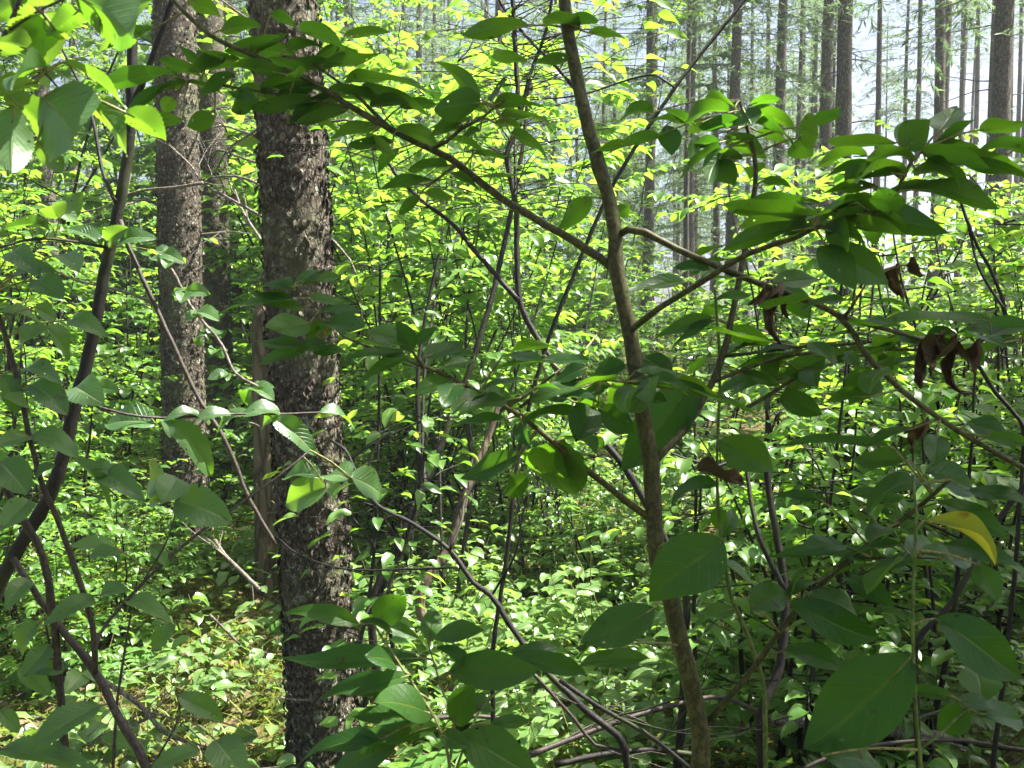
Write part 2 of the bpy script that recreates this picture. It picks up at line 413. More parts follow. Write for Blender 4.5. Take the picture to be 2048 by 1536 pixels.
CONIFERS = []
THIN = (4, 5)
for i, (H, z0, zl, rm, nb, dn) in enumerate([(15, 5.5, 2.2, 2.3, 66, .9), (16, 7.0, 2.6, 2.1, 60, .8), (14, 4.2, 2.0, 2.0, 66, .9), (16, 8.5, 3.0, 2.4, 54, .9), (17, 11., 4.5, 2.2, 40, .7), (18, 12.5, 5.0, 2.0, 36, .7)]):
    fo, tw = conifer_variant(H, z0, zl, rm, nb, dn, 100 + i)
    rt = empty("conifer_tree", (0, 0, -50))
    tm, _, _ = trunk_mesh((0, 0, -.2), (R.uniform(-.2, .2), R.uniform(-.2, .2), H), .135, .03, 18, .35, .10)
    t_o = tm.build("trunk", M['bark_far'], rt); c_o = fo.merge(tw, 1).build("crown", [M['needle'], M['bark_far']], rt)
    CONIFERS.append(rt)
used_c = set()
def place_conifer(x, y, dia, rz, var, label, group, crown=True):
    src = CONIFERS[var]
    if var in used_c: o = copy_tree(src)
    else: o = src; used_c.add(var)
    s = dia / .27
    o.location = (x, y, gz(x, y)); o.rotation_euler = (0, 0, rz); o.scale = (s, s, max(.85, min(1.15, s)))
    tag(o, label, 'tree', group)
    return o

# (photo x at mid height, width in px, diameter) of the trunks that show behind the thicket
FAR_TRUNKS = [
 (2000, 46, .27, 'stout grey conifer trunk near the right edge before the white sky', 0),
 (1885, 22, .24, 'slim straight conifer trunk left of the stout trunk at the right edge', 1),
 (1955, 16, .22, 'thin conifer trunk just left of the stout right-hand trunk', 3),
 (1925, 12, .20, 'very thin conifer trunk between two slim trunks at upper right', 1),
 (2034, 15, .22, 'thin conifer trunk cut by the right frame edge', 2),
 (1808, 14, .20, 'slim trunk standing alone in the bright sky gap', 3),
 (1772, 8, .17, 'thread-thin dark trunk in the bright sky gap', 3),
 (1748, 9, .18, 'thin bent trunk at the left of the bright sky gap', 1),
 (1660, 31, .27, 'dark knotty conifer trunk left of the bright sky gap', 2),
 (1636, 12, .20, 'thin dark trunk hard against the knotty conifer', 0),
 (1612, 14, .22, 'pale thin trunk left of the knotty conifer', 3),
 (1550, 28, .26, 'dark conifer trunk with bare side twigs right of the sapling top', 1),
 (1466, 29, .26, 'conifer trunk with dark flank above the whorled sapling leaves', 0),
 (1380, 16, .23, 'slim conifer trunk between sapling and whorled leaves', 2),
 (1295, 26, .25, 'brown conifer trunk just right of the near sapling stem', 3),
 (1236, 13, .21, 'thin grey trunk close behind the near sapling stem', 1),
 (1158, 12, .20, 'thin grey trunk left of the near sapling stem', 3),
 (1085, 18, .24, 'slim trunk behind the forked dark shrub stems', 1),
 (992, 26, .26, 'brown conifer trunk above the sunlit shrub leaves', 3),
 (840, 22, .25, 'half hidden conifer trunk behind yellow-green leaves', 2),
 (705, 24, .25, 'conifer trunk just right of the thick scaly trunk', 0),
 (95, 46, .27, 'grey conifer trunk left of the leaning dark stem', 2),
 (150, 24, .25, 'dark conifer trunk behind the leaning stem, left of it', 1),
 (45, 22, .25, 'dark conifer trunk at far left behind large lit leaves', 0),
 (192, 14, .22, 'thin trunk against blue-white sky at upper left', 3),
 (228, 12, .21, 'thinnest trunk beside the leaning stem at upper left', 2),
 (478, 20, .24, 'conifer trunk seen between the two scaly trunks', 1),
]
spots = []
for k_, (px, wpx, dia, lab, var) in enumerate(FAR_TRUNKS):
    d = dia * FPX / wpx
    p = P(px, 300, d); spots.append((p.x, p.y))
    place_conifer(p.x, p.y, dia, R.uniform(0, 6.28), (4 + k_ % 2) if px > 1600 and k_ % 5 else var, lab, 'conifer trunks behind the thicket')
# more of the same wood, deeper and to the sides
k = 0
for _ in range(900):
    y = R.uniform(9, 62); x = R.uniform(-.62 * y - 3, .62 * y + 3)
    px = 1024 + FPX * x / y
    if 1690 < px < 1860 : continue
    if px > 1450 and (y > 30 or R.random() < .6): continue
    if 540 < px < 1300 and y < 24: continue
    if any((x - a) ** 2 + (y - b) ** 2 < 2.6 for a, b in spots): continue
    if k >= 70: break
    spots.append((x, y)); k += 1
    side = 'left' if px < 700 else ('right' if px > 1350 else 'middle')
    lab = {'left': 'distant slender conifer in the dark wood at left', 'right': 'distant slender conifer in the bright wood at right', 'middle': 'distant slender conifer above the sunlit thicket'}[side]
    place_conifer(x, y, R.uniform(.19, .27), R.uniform(0, 6.28), R.randrange(4) if px < 1450 else R.choice((3, 4, 5)), lab, 'slender conifers deep in the wood at ' + side)

R.seed(58)
k = 0
for _ in range(400):
    y = R.uniform(24, 58); px = R.uniform(380, 1640); x = (px - 1024) / FPX * y
    if any((x - a) ** 2 + (y - b) ** 2 < 2.0 for a, b in spots): continue
    if k >= 60: break
    spots.append((x, y)); k += 1
    place_conifer(x, y, R.uniform(.20, .28), R.uniform(0, 6.28), R.choice((0, 2, 2, 1)), 'hazy distant conifer whose needles fill the top of the view', 'hazy distant conifers across the top')

k = 0
for _ in range(300):
    y = R.uniform(17, 36); px = R.uniform(1330, 2070); x = (px - 1024) / FPX * y
    if 1690 < px < 1860 and R.random() < .7: continue
    if any((x - a) ** 2 + (y - b) ** 2 < 1.2 for a, b in spots): continue
    if k >= 20: break
    spots.append((x, y)); k += 1
    place_conifer(x, y, R.uniform(.13, .19), R.uniform(0, 6.28), R.choice((4, 5, 5)), 'slim dark conifer trunk among the upper right trunks', 'slim conifers at upper right')

def scaly_flakes(mb, pts, rad, n, z_lo, z_hi, smin, smax):
    """loose bark scales and lichen crusts standing off the trunk"""
    B, A, N, Lh, W = [], [], [], [], []
    idx = [i for i in range(1, len(pts) - 1) if z_lo < pts[i].z < z_hi]
    for _ in range(n):
        i = R.choice(idx); a = R.uniform(0, 6.283)
        o = Vector((math.cos(a), math.sin(a), 0))
        p = pts[i].lerp(pts[i + 1], R.random()) + o * rad[i] * R.uniform(.96, 1.03)
        up = Vector((R.uniform(-.5, .5), R.uniform(-.5, .5), R.choice((-1, 1)))) + o * R.uniform(.1, .55)
        B.append(p); A.append(up); N.append(o + Vector((R.uniform(-.4, .4), R.uniform(-.4, .4), R.uniform(-.3, .3))))
        Lh.append(R.uniform(smin, smax)); W.append(R.uniform(.8, 1.6))
    f = Foliage(); f.leaves(leaf_template(3, 2, .7, .3, .5, 0, 0, .35, .35, .1, 3), np.array(B), np.array(A), np.array(N), np.array(Lh), np.array(W), NR.rand(n) ** 1.0)
    for v, fa, uv, r in zip(f.v, f.f, f.uv, f.r): mb.add(v, fa, uv, r)

def bent_twig(mb, start, d, length, r, n=7, jit=.22, sag=0., fork=0):
    p = Vector(start); d = Vector(d).normalized(); pts = [p.copy()]
    for i in range(n):
        d = (d + Vector((R.uniform(-jit, jit), R.uniform(-jit, jit), R.uniform(-jit, jit) - sag))).normalized()
        p = p + d * length / n; pts.append(p.copy())
    tube(mb, pts, [max(r * (1 - .8 * i / n), .0012) for i in range(n + 1)], 5, 0, False)
    for _ in range(fork):
        i = R.randrange(1, n)
        bent_twig(mb, pts[i], (pts[i] - pts[i - 1]).normalized() + Vector((R.uniform(-.9, .9), R.uniform(-.9, .9), R.uniform(-.6, .6))), length * .5, r * .55, 5, jit, sag, 0)
    return pts

def near_conifer(px_top, px_bot, y_bot, d, w_top, w_bot, label, flakes, crown_var, seg=40):
    b = P(px_bot, y_bot, d); b.z = gz(b.x, b.y) - .05
    t2 = P(px_top, 0, d); t2.y = b.y + R.uniform(-.05, .05)
    up = (t2 - b).normalized(); top = b + up * 9.0; top2 = b + up * 16.
    rt = empty("spruce_tree", (b.x, b.y, b.z), label, 'tree')
    r0, r1 = w_bot / 2 * d / FPX, w_top / 2 * d / FPX
    h = (t2 - b).length; r9 = r0 + (r1 - r0) * 16 / h; r9 = max(r9, .05)
    pts, rad = [], []
    n = 420
    for i in range(n + 1):
        s = (i / n) ** 1.6 * 16
        q = b + up * s; pts.append(q)
        r = r0 + (r9 - r0) * s / 16
        rad.append(r * (1 + .16 * math.exp(-s / .16)))
    mb = MB(); tube(mb, pts, rad, seg, .055, True, 0, .5)
    scaly_flakes(mb, pts, rad, flakes, b.z + .02, 3.2 if d < 5 else 4.2, .014, .034)
    mb.build("trunk", M['bark_main'], rt, (b.x, b.y, b.z))
    return rt, b, up, pts, rad

R.seed(21)
T1, T1b, T1u, T1p, T1r = near_conifer(590, 655, 1500, 3.6, 122, 136, 'thickest scaly conifer trunk, lichen flecked, left of the sapling', 5200, 0, 56)
T2, T2b, T2u, T2p, T2r = near_conifer(370, 373, 1030, 6.6, 80, 84, 'scaly brown conifer trunk standing behind the leaning dark stem', 3600, 1, 40)
T3, T3b, T3u, T3p, T3r = near_conifer(436, 442, 900, 9.4, 54, 58, 'grey conifer trunk half hidden behind its scaly brown neighbour', 1500, 2, 28)
def crown_for(rt, b, up, h0, h1, rm, nb, dens):
    fo, tw = Foliage(), MB()
    for i in range(nb):
        t = (i + R.random()) / nb; a = R.uniform(0, 6.283)
        needle_bough(fo, tw, b + up * (h0 + (h1 - h0) * t), (math.cos(a), math.sin(a), .25), rm * (1 - t) ** .8 * R.uniform(.6, 1.1) + .3, dens, 1.)
    fo.merge(tw, 1).build("crown", [M['needle'], M['bark_far']], rt, b)
crown_for(T1, T1b, T1u, 6.0, 16, 1.7, 50, .7)
crown_for(T2, T2b, T2u, 6.8, 16, 1.7, 50, .8)
crown_for(T3, T3b, T3u, 6.4, 16, 1.8, 50, .8)

# dead lichen-grey twigs reaching from the thick trunk towards its neighbours
def px_path(lst, d0, d1=None, jit=0.0):
    d1 = d0 if d1 is None else d1
    n = len(lst) - 1
    return [P(x + R.uniform(-jit, jit), y + R.uniform(-jit, jit), d0 + (d1 - d0) * i / max(n, 1)) for i, (x, y) in enumerate(lst)]
def dead_branch(parent, o, lst, d0, d1, w0, w1, fork=2):
    mb = MB(); pts = px_path(lst, d0, d1); n = len(pts) - 1
    rad = [(w0 + (w1 - w0) * i / n) / 2 * d0 / FPX for i in range(n + 1)]
    p2, r2 = smooth_path(pts, rad, .04); tube(mb, p2, r2, 6, .15)
    for _ in range(fork):
        i = R.randrange(len(p2) // 3, len(p2) - 1)
        bent_twig(mb, p2[i], (p2[i] - p2[i - 1]).normalized() + Vector((R.uniform(-1, 1), R.uniform(-.5, .5), R.uniform(-.9, .9))), R.uniform(.1, .3), r2[i] * .6, 6, .25, 0, 1)
    mb.build("dead_branch", M['bark_pale'], parent, o)
for lst in ([(560, 452), (510, 425), (455, 395), (405, 366), (385, 335), (355, 305), (338, 288)], [(405, 366), (350, 375), (290, 380), (240, 395), (215, 412), (150, 428)],
            [(545, 388), (500, 360), (455, 352), (415, 356)], [(545, 275), (500, 268), (450, 252), (425, 255)], [(545, 60), (500, 40), (450, 5), (420, -20)],
            [(545, 335), (490, 318), (440, 300), (418, 312)], [(545, 240), (490, 275), (455, 300), (430, 345)], [(550, 520), (490, 430), (470, 380)]):
    dead_branch(T1, T1b, lst, 3.55, 3.9, 7, 3, 3)
for lst in ([(655, 245), (690, 240), (730, 250), (760, 262)], [(665, 480), (700, 520), (716, 560)], [(580, 1022), (550, 1024), (535, 1026)], [(650, 1385), (610, 1400), (560, 1395)]):
    dead_branch(T1, T1b, lst, 3.5, 3.4, 6, 3, 1)
for lst in ([(330, 620), (270, 590), (215, 575), (150, 560), (70, 520)], [(400, 240), (440, 215), (480, 220)], [(400, 470), (450, 465)], [(330, 420), (290, 400), (230, 420)]):
    dead_branch(T2, T2b, lst, 6.5, 6.2, 7, 3, 3)

# broken snag between the trunks
def build_snag():
    d = 5.6; b = P(530, 1010, d); b.z = gz(b.x, b.y) - .05
    top = P(520, 590, d); rt = empty("snag", b, 'short broken barkless snag between the two scaly trunks', 'dead tree')
    n = 60; pts = [b.lerp(top, i / n) for i in range(n + 1)]; r = 20 * d / FPX
    mb = MB(); tube(mb, pts, [r * (1.1 - .25 * i / n) * (1 if i < n - 4 else (n - i + 1) / 6) for i in range(n + 1)], 18, .16)
    mb.build("trunk", M['bark_snag'], rt, b)
    for _ in range(5):
        b2 = MB(); z = R.uniform(.3, .95); bent_twig(b2, b.lerp(top, z), (R.uniform(-1, 1), R.uniform(-.7, .2), R.uniform(-.2, .4)), R.uniform(.15, .35), .008, 6, .3, 0, 1)
        b2.build("dead_branch", M['bark_pale'], rt, b)
build_snag()

# tall leafy trees added outside the frame, crowns placed to shade the foreground
def shade_tree(target, zc, rx, rz, nl, label):
    R.seed(int(target[0] * 100) + 5)
    t = (zc - target[2]) / SUN.z
    c = Vector(target) + SUN * t
    rt = empty("added_shade_tree", (c.x, c.y, gz(c.x, c.y)), label, 'tree')
    o = (c.x, c.y, gz(c.x, c.y))
    tm, pts, rad = trunk_mesh((c.x, c.y, -.1), (c.x + .1, c.y, zc + rz * .6), .11, .02, 16, .3, .08)
    tm.build("trunk", M['bark_far'], rt, o)
    limb = MB(); fo = Foliage(); B, A, N = [], [], []
    for i in range(46):
        z = zc + rz * R.uniform(-1.0, .7); a = R.uniform(0, 6.283)
        f = math.sqrt(max(.05, 1 - ((z - zc) / rz) ** 2))
        pts = bent_twig(limb, (c.x, c.y, z - .5), (math.cos(a), math.sin(a), .35), rx * f * R.uniform(.8, 1.05), .025, 10, .16, 0.02, 3)
        for q in pts[2:]:
            for _ in range(nl):
                off = Vector((R.gauss(0, .22), R.gauss(0, .22), R.gauss(0, .14))) * min(1, rx)
                B.append(q + off); aa = R.uniform(0, 6.283); A.append((math.cos(aa), math.sin(aa), -.2)); N.append((R.uniform(-.4, .4), R.uniform(-.4, .4), 1))
    fo.leaves(T_FAR[0], np.array(B), np.array(A), np.array(N), NR.uniform(.07, .11, len(B)))
    fo.merge(limb, 1).build("crown", [M['leaf_shrub'], M['bark_far']], rt, o)
shade_tree((1.08, .95, 1.3), 6.2, 1.05, .6, 24, 'unseen broadleaf tree added at right to shade the near sapling')
shade_tree((-0.72, 1.15, 1.3), 6.6, .24, .2, 16, 'slim unseen broadleaf tree added at right to shade the long left branch')
shade_tree((2.2, 2.9, .5), 7.4, 1.65, .9, 24, 'second unseen broadleaf tree added at right to shade the thicket')
shade_tree((2.7, 4.6, .4), 8.2, 1.5, .9, 22, 'fourth unseen broadleaf tree added at right to darken the lower right thicket')
shade_tree((0.35, 1.1, .2), 7.6, .85, .9, 18, 'third unseen broadleaf tree added at right to shade low leaves')

# ------------------------------------------------------------------ shrubs of the thicket
def shrub_variant(H, ns, spread, nt_, leaf, tpl, seed, low=.35, mat='leaf_shrub', name='shrub'):
    R.seed(seed)
    rt = empty(name, (0, 0, -60))
    st, fo = MB(), Foliage(); B, A, N = [], [], []
    for i in range(ns):
        a = R.uniform(0, 6.283); lean = R.uniform(.08, .45) * spread
        p = Vector((R.uniform(-.15, .15), R.uniform(-.15, .15), -.05)); d = Vector((math.cos(a) * lean, math.sin(a) * lean, 1)).normalized()
        n = 14; h = H * R.uniform(.7, 1.05); pts = [p.copy()]
        for k in range(n):
            d = (d + Vector((R.uniform(-.13, .13), R.uniform(-.13, .13), .03))).normalized(); p = p + d * h / n; pts.append(p.copy())
        r0 = R.uniform(.009, .017)
        tube(st, pts, [r0 * (1 - .82 * k / n) for k in range(n + 1)], 6, .08, False, 0, R.random())
        for k in range(nt_):
            i0 = R.randint(int(n * low), n); q = pts[i0]
            aa = R.uniform(0, 6.283); ln = R.uniform(.35, .95) * (1.15 - .5 * i0 / n)
            dd = Vector((math.cos(aa), math.sin(aa), R.uniform(.05, .45))).normalized()
            m = 8; tp = [q.copy()]
            for s in range(m):
                dd = (dd + Vector((R.uniform(-.18, .18), R.uniform(-.18, .18), R.uniform(-.14, .08)))).normalized(); q = q + dd * ln / m; tp.append(q.copy())
            tube(st, tp, [max(.0045 * (1 - .75 * s / m), .001) for s in range(m + 1)], 4, 0, False, 0, R.random())
            sd = dd.cross(Vector((0, 0, 1))).normalized()
            for s in range(2, m + 1):
                for g in (-1, 1):
                    if R.random() < .1: continue
                    b = tp[s] + (tp[s - 1] - tp[s]) * R.random()
                    B.append(b + sd * g * .008); A.append(dd * R.uniform(.3, .9) + sd * g * R.uniform(.6, 1.1) + Vector((0, 0, R.uniform(-.45, .1))))
                    N.append((R.gauss(0, .2), R.gauss(0, .2), 1))
            B.append(tp[-1]); A.append(dd); N.append((R.gauss(0, .2), R.gauss(0, .2), 1))
    B, A, N = np.array(B), np.array(A), np.array(N); sel = NR.randint(0, len(tpl), len(B))
    for j, t in enumerate(tpl):
        k = sel == j
        if k.any(): fo.leaves(t, B[k], A[k], N[k], NR.uniform(leaf * .65, leaf * 1.15, k.sum()), NR.uniform(.85, 1.2, k.sum()))
    st.build("stem", M['bark_dark'], rt); fo.build("foliage", M[mat], rt)
    return rt
SHRUBS = [shrub_variant(3.1, 4, 1., 11, .10, T_MID, 301, .2), shrub_variant(2.6, 6, 1.2, 12, .092, T_MID, 302, .15),
          shrub_variant(3.2, 4, .9, 11, .10, T_MID, 303, .2), shrub_variant(1.9, 6, 1.3, 10, .088, T_MID, 304, .2),
          shrub_variant(3.9, 4, 1., 11, .105, T_MID, 305, .45)]
FARSH = [shrub_variant(2.6, 6, 1.2, 19, .10, T_FAR, 311, .1), shrub_variant(3.2, 6, 1.1, 20, .105, T_FAR, 312, .15), shrub_variant(2.0, 7, 1.3, 17, .095, T_FAR, 313, .05)]
YOUNG = [shrub_variant(6.5, 4, .5, 34, .125, T_FAR, 321, .3, 'leaf_shrub', 'young_tree'), shrub_variant(8., 4, .45, 40, .13, T_FAR, 322, .3, 'leaf_shrub', 'young_tree')]
used_s = set()
def place_shrub(pool, i, x, y, rz, s, sz, label, group):
    src = pool[i]; key = (id(pool), i)
    o = copy_tree(src) if key in used_s else src
    used_s.add(key)
    o.location = (x, y, gz(x, y)); o.rotation_euler = (0, 0, rz); o.scale = (s, s, sz)
    tag(o, label, 'shrub', group); return o
R.seed(55)
def zone(px):
    if px < 330: return 'at far left behind the leaning dark stem'
    if px < 560: return 'between and behind the scaly trunks'
    if px < 800: return 'just right of the thick scaly trunk'
    if px < 1230: return 'in the sunny middle left of the sapling'
    if px < 1560: return 'right of the sapling stem'
    return 'at the right behind the withered leaves'
# near and middle shrubs: (photo x, distance, variant, scale)
MIDSH = [(860, 5.0, 4, .92), (1090, 5.6, 4, .95), (790, 7.6, 1, .9), (960, 8.0, 1, .95),  
         (1560, 5.2, 1, .95), (1700, 4.4, 3, 1.), (1860, 4.8, 1, .95), (2010, 4.2, 1, .9), (1480, 6.4, 1, 1.), (1640, 6.6, 3, 1.1), (1780, 6.8, 1, 1.),
         (1960, 6.6, 1, 1.), (2100, 5.8, 0, 1.), (1600, 3.3, 3, .8), (1900, 3.2, 3, .85), (1100, 8.8, 0, .9), (870, 9.4, 2, 1.),
         (740, 8.0, 2, 1.), (255, 9.8, 0, 1.), (170, 7.6, 1, 1.), (30, 7.2, 0, 1.05), (510, 10.5, 0, 1.), (90, 5.6, 3, .9), (-60, 5., 1, .9), (590, 9.6, 2, 1.05), (800, 6.4, 3, .75), (900, 7.4, 3, .8), (1010, 6.6, 3, .75), (1120, 7.2, 3, .85), (720, 7., 3, .8), (215, 10.2, 4, 1.08), (110, 9.8, 4, 1.05), (0, 8.4, 4, 1.), (1200, 5.4, 3, .5), (1100, 6., 3, .55), (1290, 6.2, 3, .55), (1160, 7., 3, .6), (200, 4.7, 3, .5), (80, 4.2, 3, .5), (300, 5.4, 3, .42), (150, 6.2, 3, .6), (420, 7.4, 3, .55), (-20, 4.8, 3, .6), (760, 6.4, 4, .95), (980, 6.2, 4, 1.), (800, 7.2, 4, 1.08), (950, 9., 3, 1.), (1080, 9.5, 3, 1.)]
for (px, d, v, s) in MIDSH:
    p = P(px, 700, d)
    place_shrub(SHRUBS, v, p.x, p.y, R.uniform(0, 6.28), s, s * R.uniform(.92, 1.05), 'leafy shrub on thin dark stems ' + zone(px), 'tall leafy shrubs ' + zone(px))
cnt = 0
for _ in range(900):
    y = R.uniform(9, 30) if R.random() < .8 else R.uniform(30, 46); x = R.uniform(-.6 * y, .6 * y); px = 1024 + FPX * x / y
    if cnt >= 150: break
    cnt += 1
    if (300 < px < 480 or 60 < px < 130) and y < 12: continue
    v = R.randrange(3); s = R.uniform(.85, 1.15) * (1.1 if px < 1300 else .92)
    place_shrub(FARSH, v, x, y, R.uniform(0, 6.28), s, s * R.uniform(.85, 1.1), 'distant leafy shrub of the thicket ' + zone(px), 'distant leafy shrubs ' + zone(px))

# ------------------------------------------------------------------ plants of the foreground, traced as real stems at their distance
class Plant:
    def __init__(s, name, label, cat, base, stem_mat, leaf_mat_, tpl):
        s.o = Vector(base); s.rt = empty(name, base, label, cat); s.sm = stem_mat; s.lm = leaf_mat_; s.tpl = tpl
        s.samples = []                     # (px, py, depth, point, branch)
        s.parts = {}
    def stem(s, key, lst, d0, d1, w0, w1, name="branch", seg=10, knob=.05, parent=None, tail=None, mat=None):
        n = len(lst) - 1; mb = MB(); pts, rad = [], []
        if tail is not None: pts.append(Vector(tail)); rad.append(w0 * 1.25 / 2 * d0 / FPX)
        for i, (x, y) in enumerate(lst):
            d = d0 + (d1 - d0) * i / n; pts.append(P(x, y, d)); rad.append((w0 + (w1 - w0) * i / n) / 2 * d / FPX)
        p2, r2 = smooth_path(pts, rad, .018)
        # lumpy nodes along the twig
        for i in range(len(r2)):
            if i % 5 == 2: r2[i] *= 1 + R.uniform(.03, .16)
        p2 = [q + Vector((R.uniform(-1, 1), R.uniform(-1, 1), R.uniform(-1, 1))) * min(.0012, r2[i] * .15) for i, q in enumerate(p2)]
        tube(mb, p2, r2, seg, knob)
        o = mb.build(name, M[mat or s.sm], s.rt if parent is None else s.parts[parent], s.o)
        s.parts[key] = o
        for q in p2:
            v = q - CAMP; d = v.dot(FWD)
            if d > .1: s.samples.append((1024 + FPX * v.x / d, 768 - FPX * v.dot(UPV) / d, d, q, key))
        return o
    def near(s, x, y, key=None):
        return min((q for q in s.samples if key is None or q[4] == key), key=lambda q: (q[0] - x) ** 2 + (q[1] - y) ** 2)
    def leaves(s, lst, key=None, mat=None, name="foliage", tpl=None, dd=0., petiole=True, dshift=0., label=None):
        """lst rows: base x, base y, tip x, tip y, width px, facing (0 flat .. 1 towards the viewer)"""
        groups = {}
        for row in lst:
            bx, by, tx, ty, wpx, kf = row[:6]
            q = s.near(bx, by, key); d = q[2] + dshift
            b = P(bx, by, d); t = P(tx, ty, max(.25, d + (row[6] if len(row) > 6 else R.uniform(-.05, .05)) + dd))
            ax = t - b; L = ax.length; toc = (CAMP - b).normalized()
            sgn = -1 if by < 470 else 1
            nrm = (Vector((0, 0, 1)) * (1 - kf) + toc * sgn * kf + Vector((R.uniform(-.15, .15), R.uniform(-.15, .15), 0))).normalized()
            a = ax.normalized(); n2 = (nrm - a * nrm.dot(a)).normalized(); face = max(.35, abs(n2.dot(toc)))
            W = min(wpx * d / FPX / face * (.85 if kf < .6 else 1), L * (.95 if kf > .75 else .60))
            T = R.choice(tpl or s.tpl); wr = (T[0][:, 1].max() - T[0][:, 1].min())
            fo, B = groups.setdefault(q[4], (Foliage(), MB()))
            fo.leaves(T, [b], [a], [n2], L, W / L / wr)
            if petiole:
                p0 = q[3]; g = (p0 - b).length
                if g < .35:
                    mid = p0.lerp(b, .55) + Vector((0, 0, .05 * g))
                    pp, rr = smooth_path([p0, mid, b, b + a * L * .25], [.0016, .0012, .0010, .0006], .012)
                    tube(B, pp, rr, 5, 0, False)
        for kx, (fo, B) in groups.items():
            par = s.parts[kx] if kx in s.parts and kx != 'stem' else s.rt
            if par.parent is not None and par.parent is not s.rt and par is not s.rt: par = par.parent   # never deeper than sub-part
            o = fo.merge(B, 1).build(name, [M[mat or s.lm], M['petiole']], par, s.o)
            if label: o['label'] = label

R.seed(77)
# --- the sapling
root = P(1400, 1560, 1.16); root = Vector((root.x + .02, root.y + .02, gz(root.x, root.y) - .03))
A = Plant("sapling", 'slender smooth-barked sapling with side branches in the foreground', 'sapling', root, 'bark_sap', 'leaf_sap', T_SAP)
A.stem('stem', [(1400, 1560), (1400, 1470), (1385, 1380), (1362, 1290), (1340, 1200), (1320, 1130), (1308, 1060), (1305, 1000), (1302, 930), (1290, 850), (1275, 760), (1262, 680),
                (1246, 600), (1229, 530), (1230, 470), (1219, 400), (1200, 335), (1180, 265), (1160, 185), (1142, 95), (1126, -20), (1112, -160)], 1.15, 1.15, 38, 24, "stem", 18, .05, None, root)
A.stem('b1', [(1230, 540), (1200, 515), (1120, 466), (1000, 395), (900, 318), (800, 268), (700, 212), (600, 150), (490, 104), (420, 70), (345, 0), (300, -60)], 1.15, 1.2, 18, 7)
A.stem('b1a', [(790, 264), (745, 222), (700, 180), (655, 148), (610, 118)], 1.17, 1.2, 8, 4, 'branch', 8, .05)
A.stem('b1b', [(862, 298), (890, 285), (925, 256), (965, 236), (990, 214), (1010, 200)], 1.16, 1.1, 9, 4, 'branch', 8)
A.stem('b1c', [(720, 220), (640, 202), (520, 183), (430, 168), (345, 156)], 1.17, 1.22, 7, 3, 'branch', 8)
A.stem('b1d', [(910, 332), (870, 362), (840, 385)], 1.16, 1.12, 7, 3, 'branch', 8)
A.stem('b2', [(1236, 470), (1256, 458), (1290, 466), (1380, 510), (1470, 548), (1560, 582), (1680, 632), (1725, 700), (1800, 778), (1880, 838), (1960, 888), (2060, 942)], 1.15, 1.0, 15, 10)
A.stem('b2a', [(1676, 630), (1760, 656), (1860, 684), (1930, 712)], 1.05, 1.1, 10, 5, 'branch', 8)
A.stem('b2b', [(1690, 632), (1712, 600), (1740, 556)], 1.05, 1.0, 6, 4, 'branch', 8)
A.stem('b3', [(1262, 660), (1280, 645), (1320, 615), (1400, 566), (1500, 506), (1590, 476), (1630, 456)], 1.15, .95, 14, 9)
A.stem('b4', [(1306, 925), (1335, 895), (1370, 858), (1412, 790), (1446, 710), (1466, 620), (1486, 520), (1506, 410), (1512, 340), (1494, 250), (1480, 200)], 1.15, 1.28, 17, 8)
A.stem('b4a', [(1447, 712), (1500, 706), (1600, 694), (1700, 688), (1850, 672)], 1.20, 1.15, 8, 5, 'branch', 8)
A.stem('b4b', [(1425, 765), (1480, 742), (1560, 716), (1650, 702), (1760, 698), (1900, 700), (2040, 680)], 1.19, 1.3, 8, 5, 'branch', 8)
A.stem('b4c', [(1490, 818), (1540, 790), (1600, 750), (1680, 722), (1760, 700)], 1.22, 1.3, 8, 6, 'branch', 8)
A.stem('b5', [(1296, 1035), (1250, 1000), (1180, 945), (1110, 888), (1040, 832), (960, 786), (900, 754), (845, 732), (815, 690)], 1.15, 1.0, 15, 6)
A.stem('b5a', [(850, 735), (770, 702), (690, 676), (640, 622), (590, 572)], 1.03, 1.05, 6, 3, 'branch', 8)
A.stem('b5b', [(1018, 812), (1070, 778), (1120, 740), (1172, 698)], 1.05, 1.12, 7, 4, 'branch', 8)
A.stem('b5c', [(1040, 815), (1090, 776), (1130, 762), (1200, 758), (1300, 772)], 1.08, 1.05, 8, 5, 'branch', 8)
A.stem('b6', [(1414, 1445), (1500, 1345), (1600, 1212), (1705, 1114), (1830, 1020), (1900, 960)], 1.16, 1.05, 13, 8)
A.stem('b6a', [(1705, 1114), (1780, 1116), (1870, 1116)], 1.09, 1.05, 6, 4, 'branch', 8)
A.stem('b7', [(1785, 420), (1790, 395), (1822, 325), (1846, 300)], .95, .97, 10, 6, 'branch', 8)
A.stem('b7a', [(1630, 456), (1700, 440), (1785, 415)], .95, .95, 9, 8, 'branch', 8)
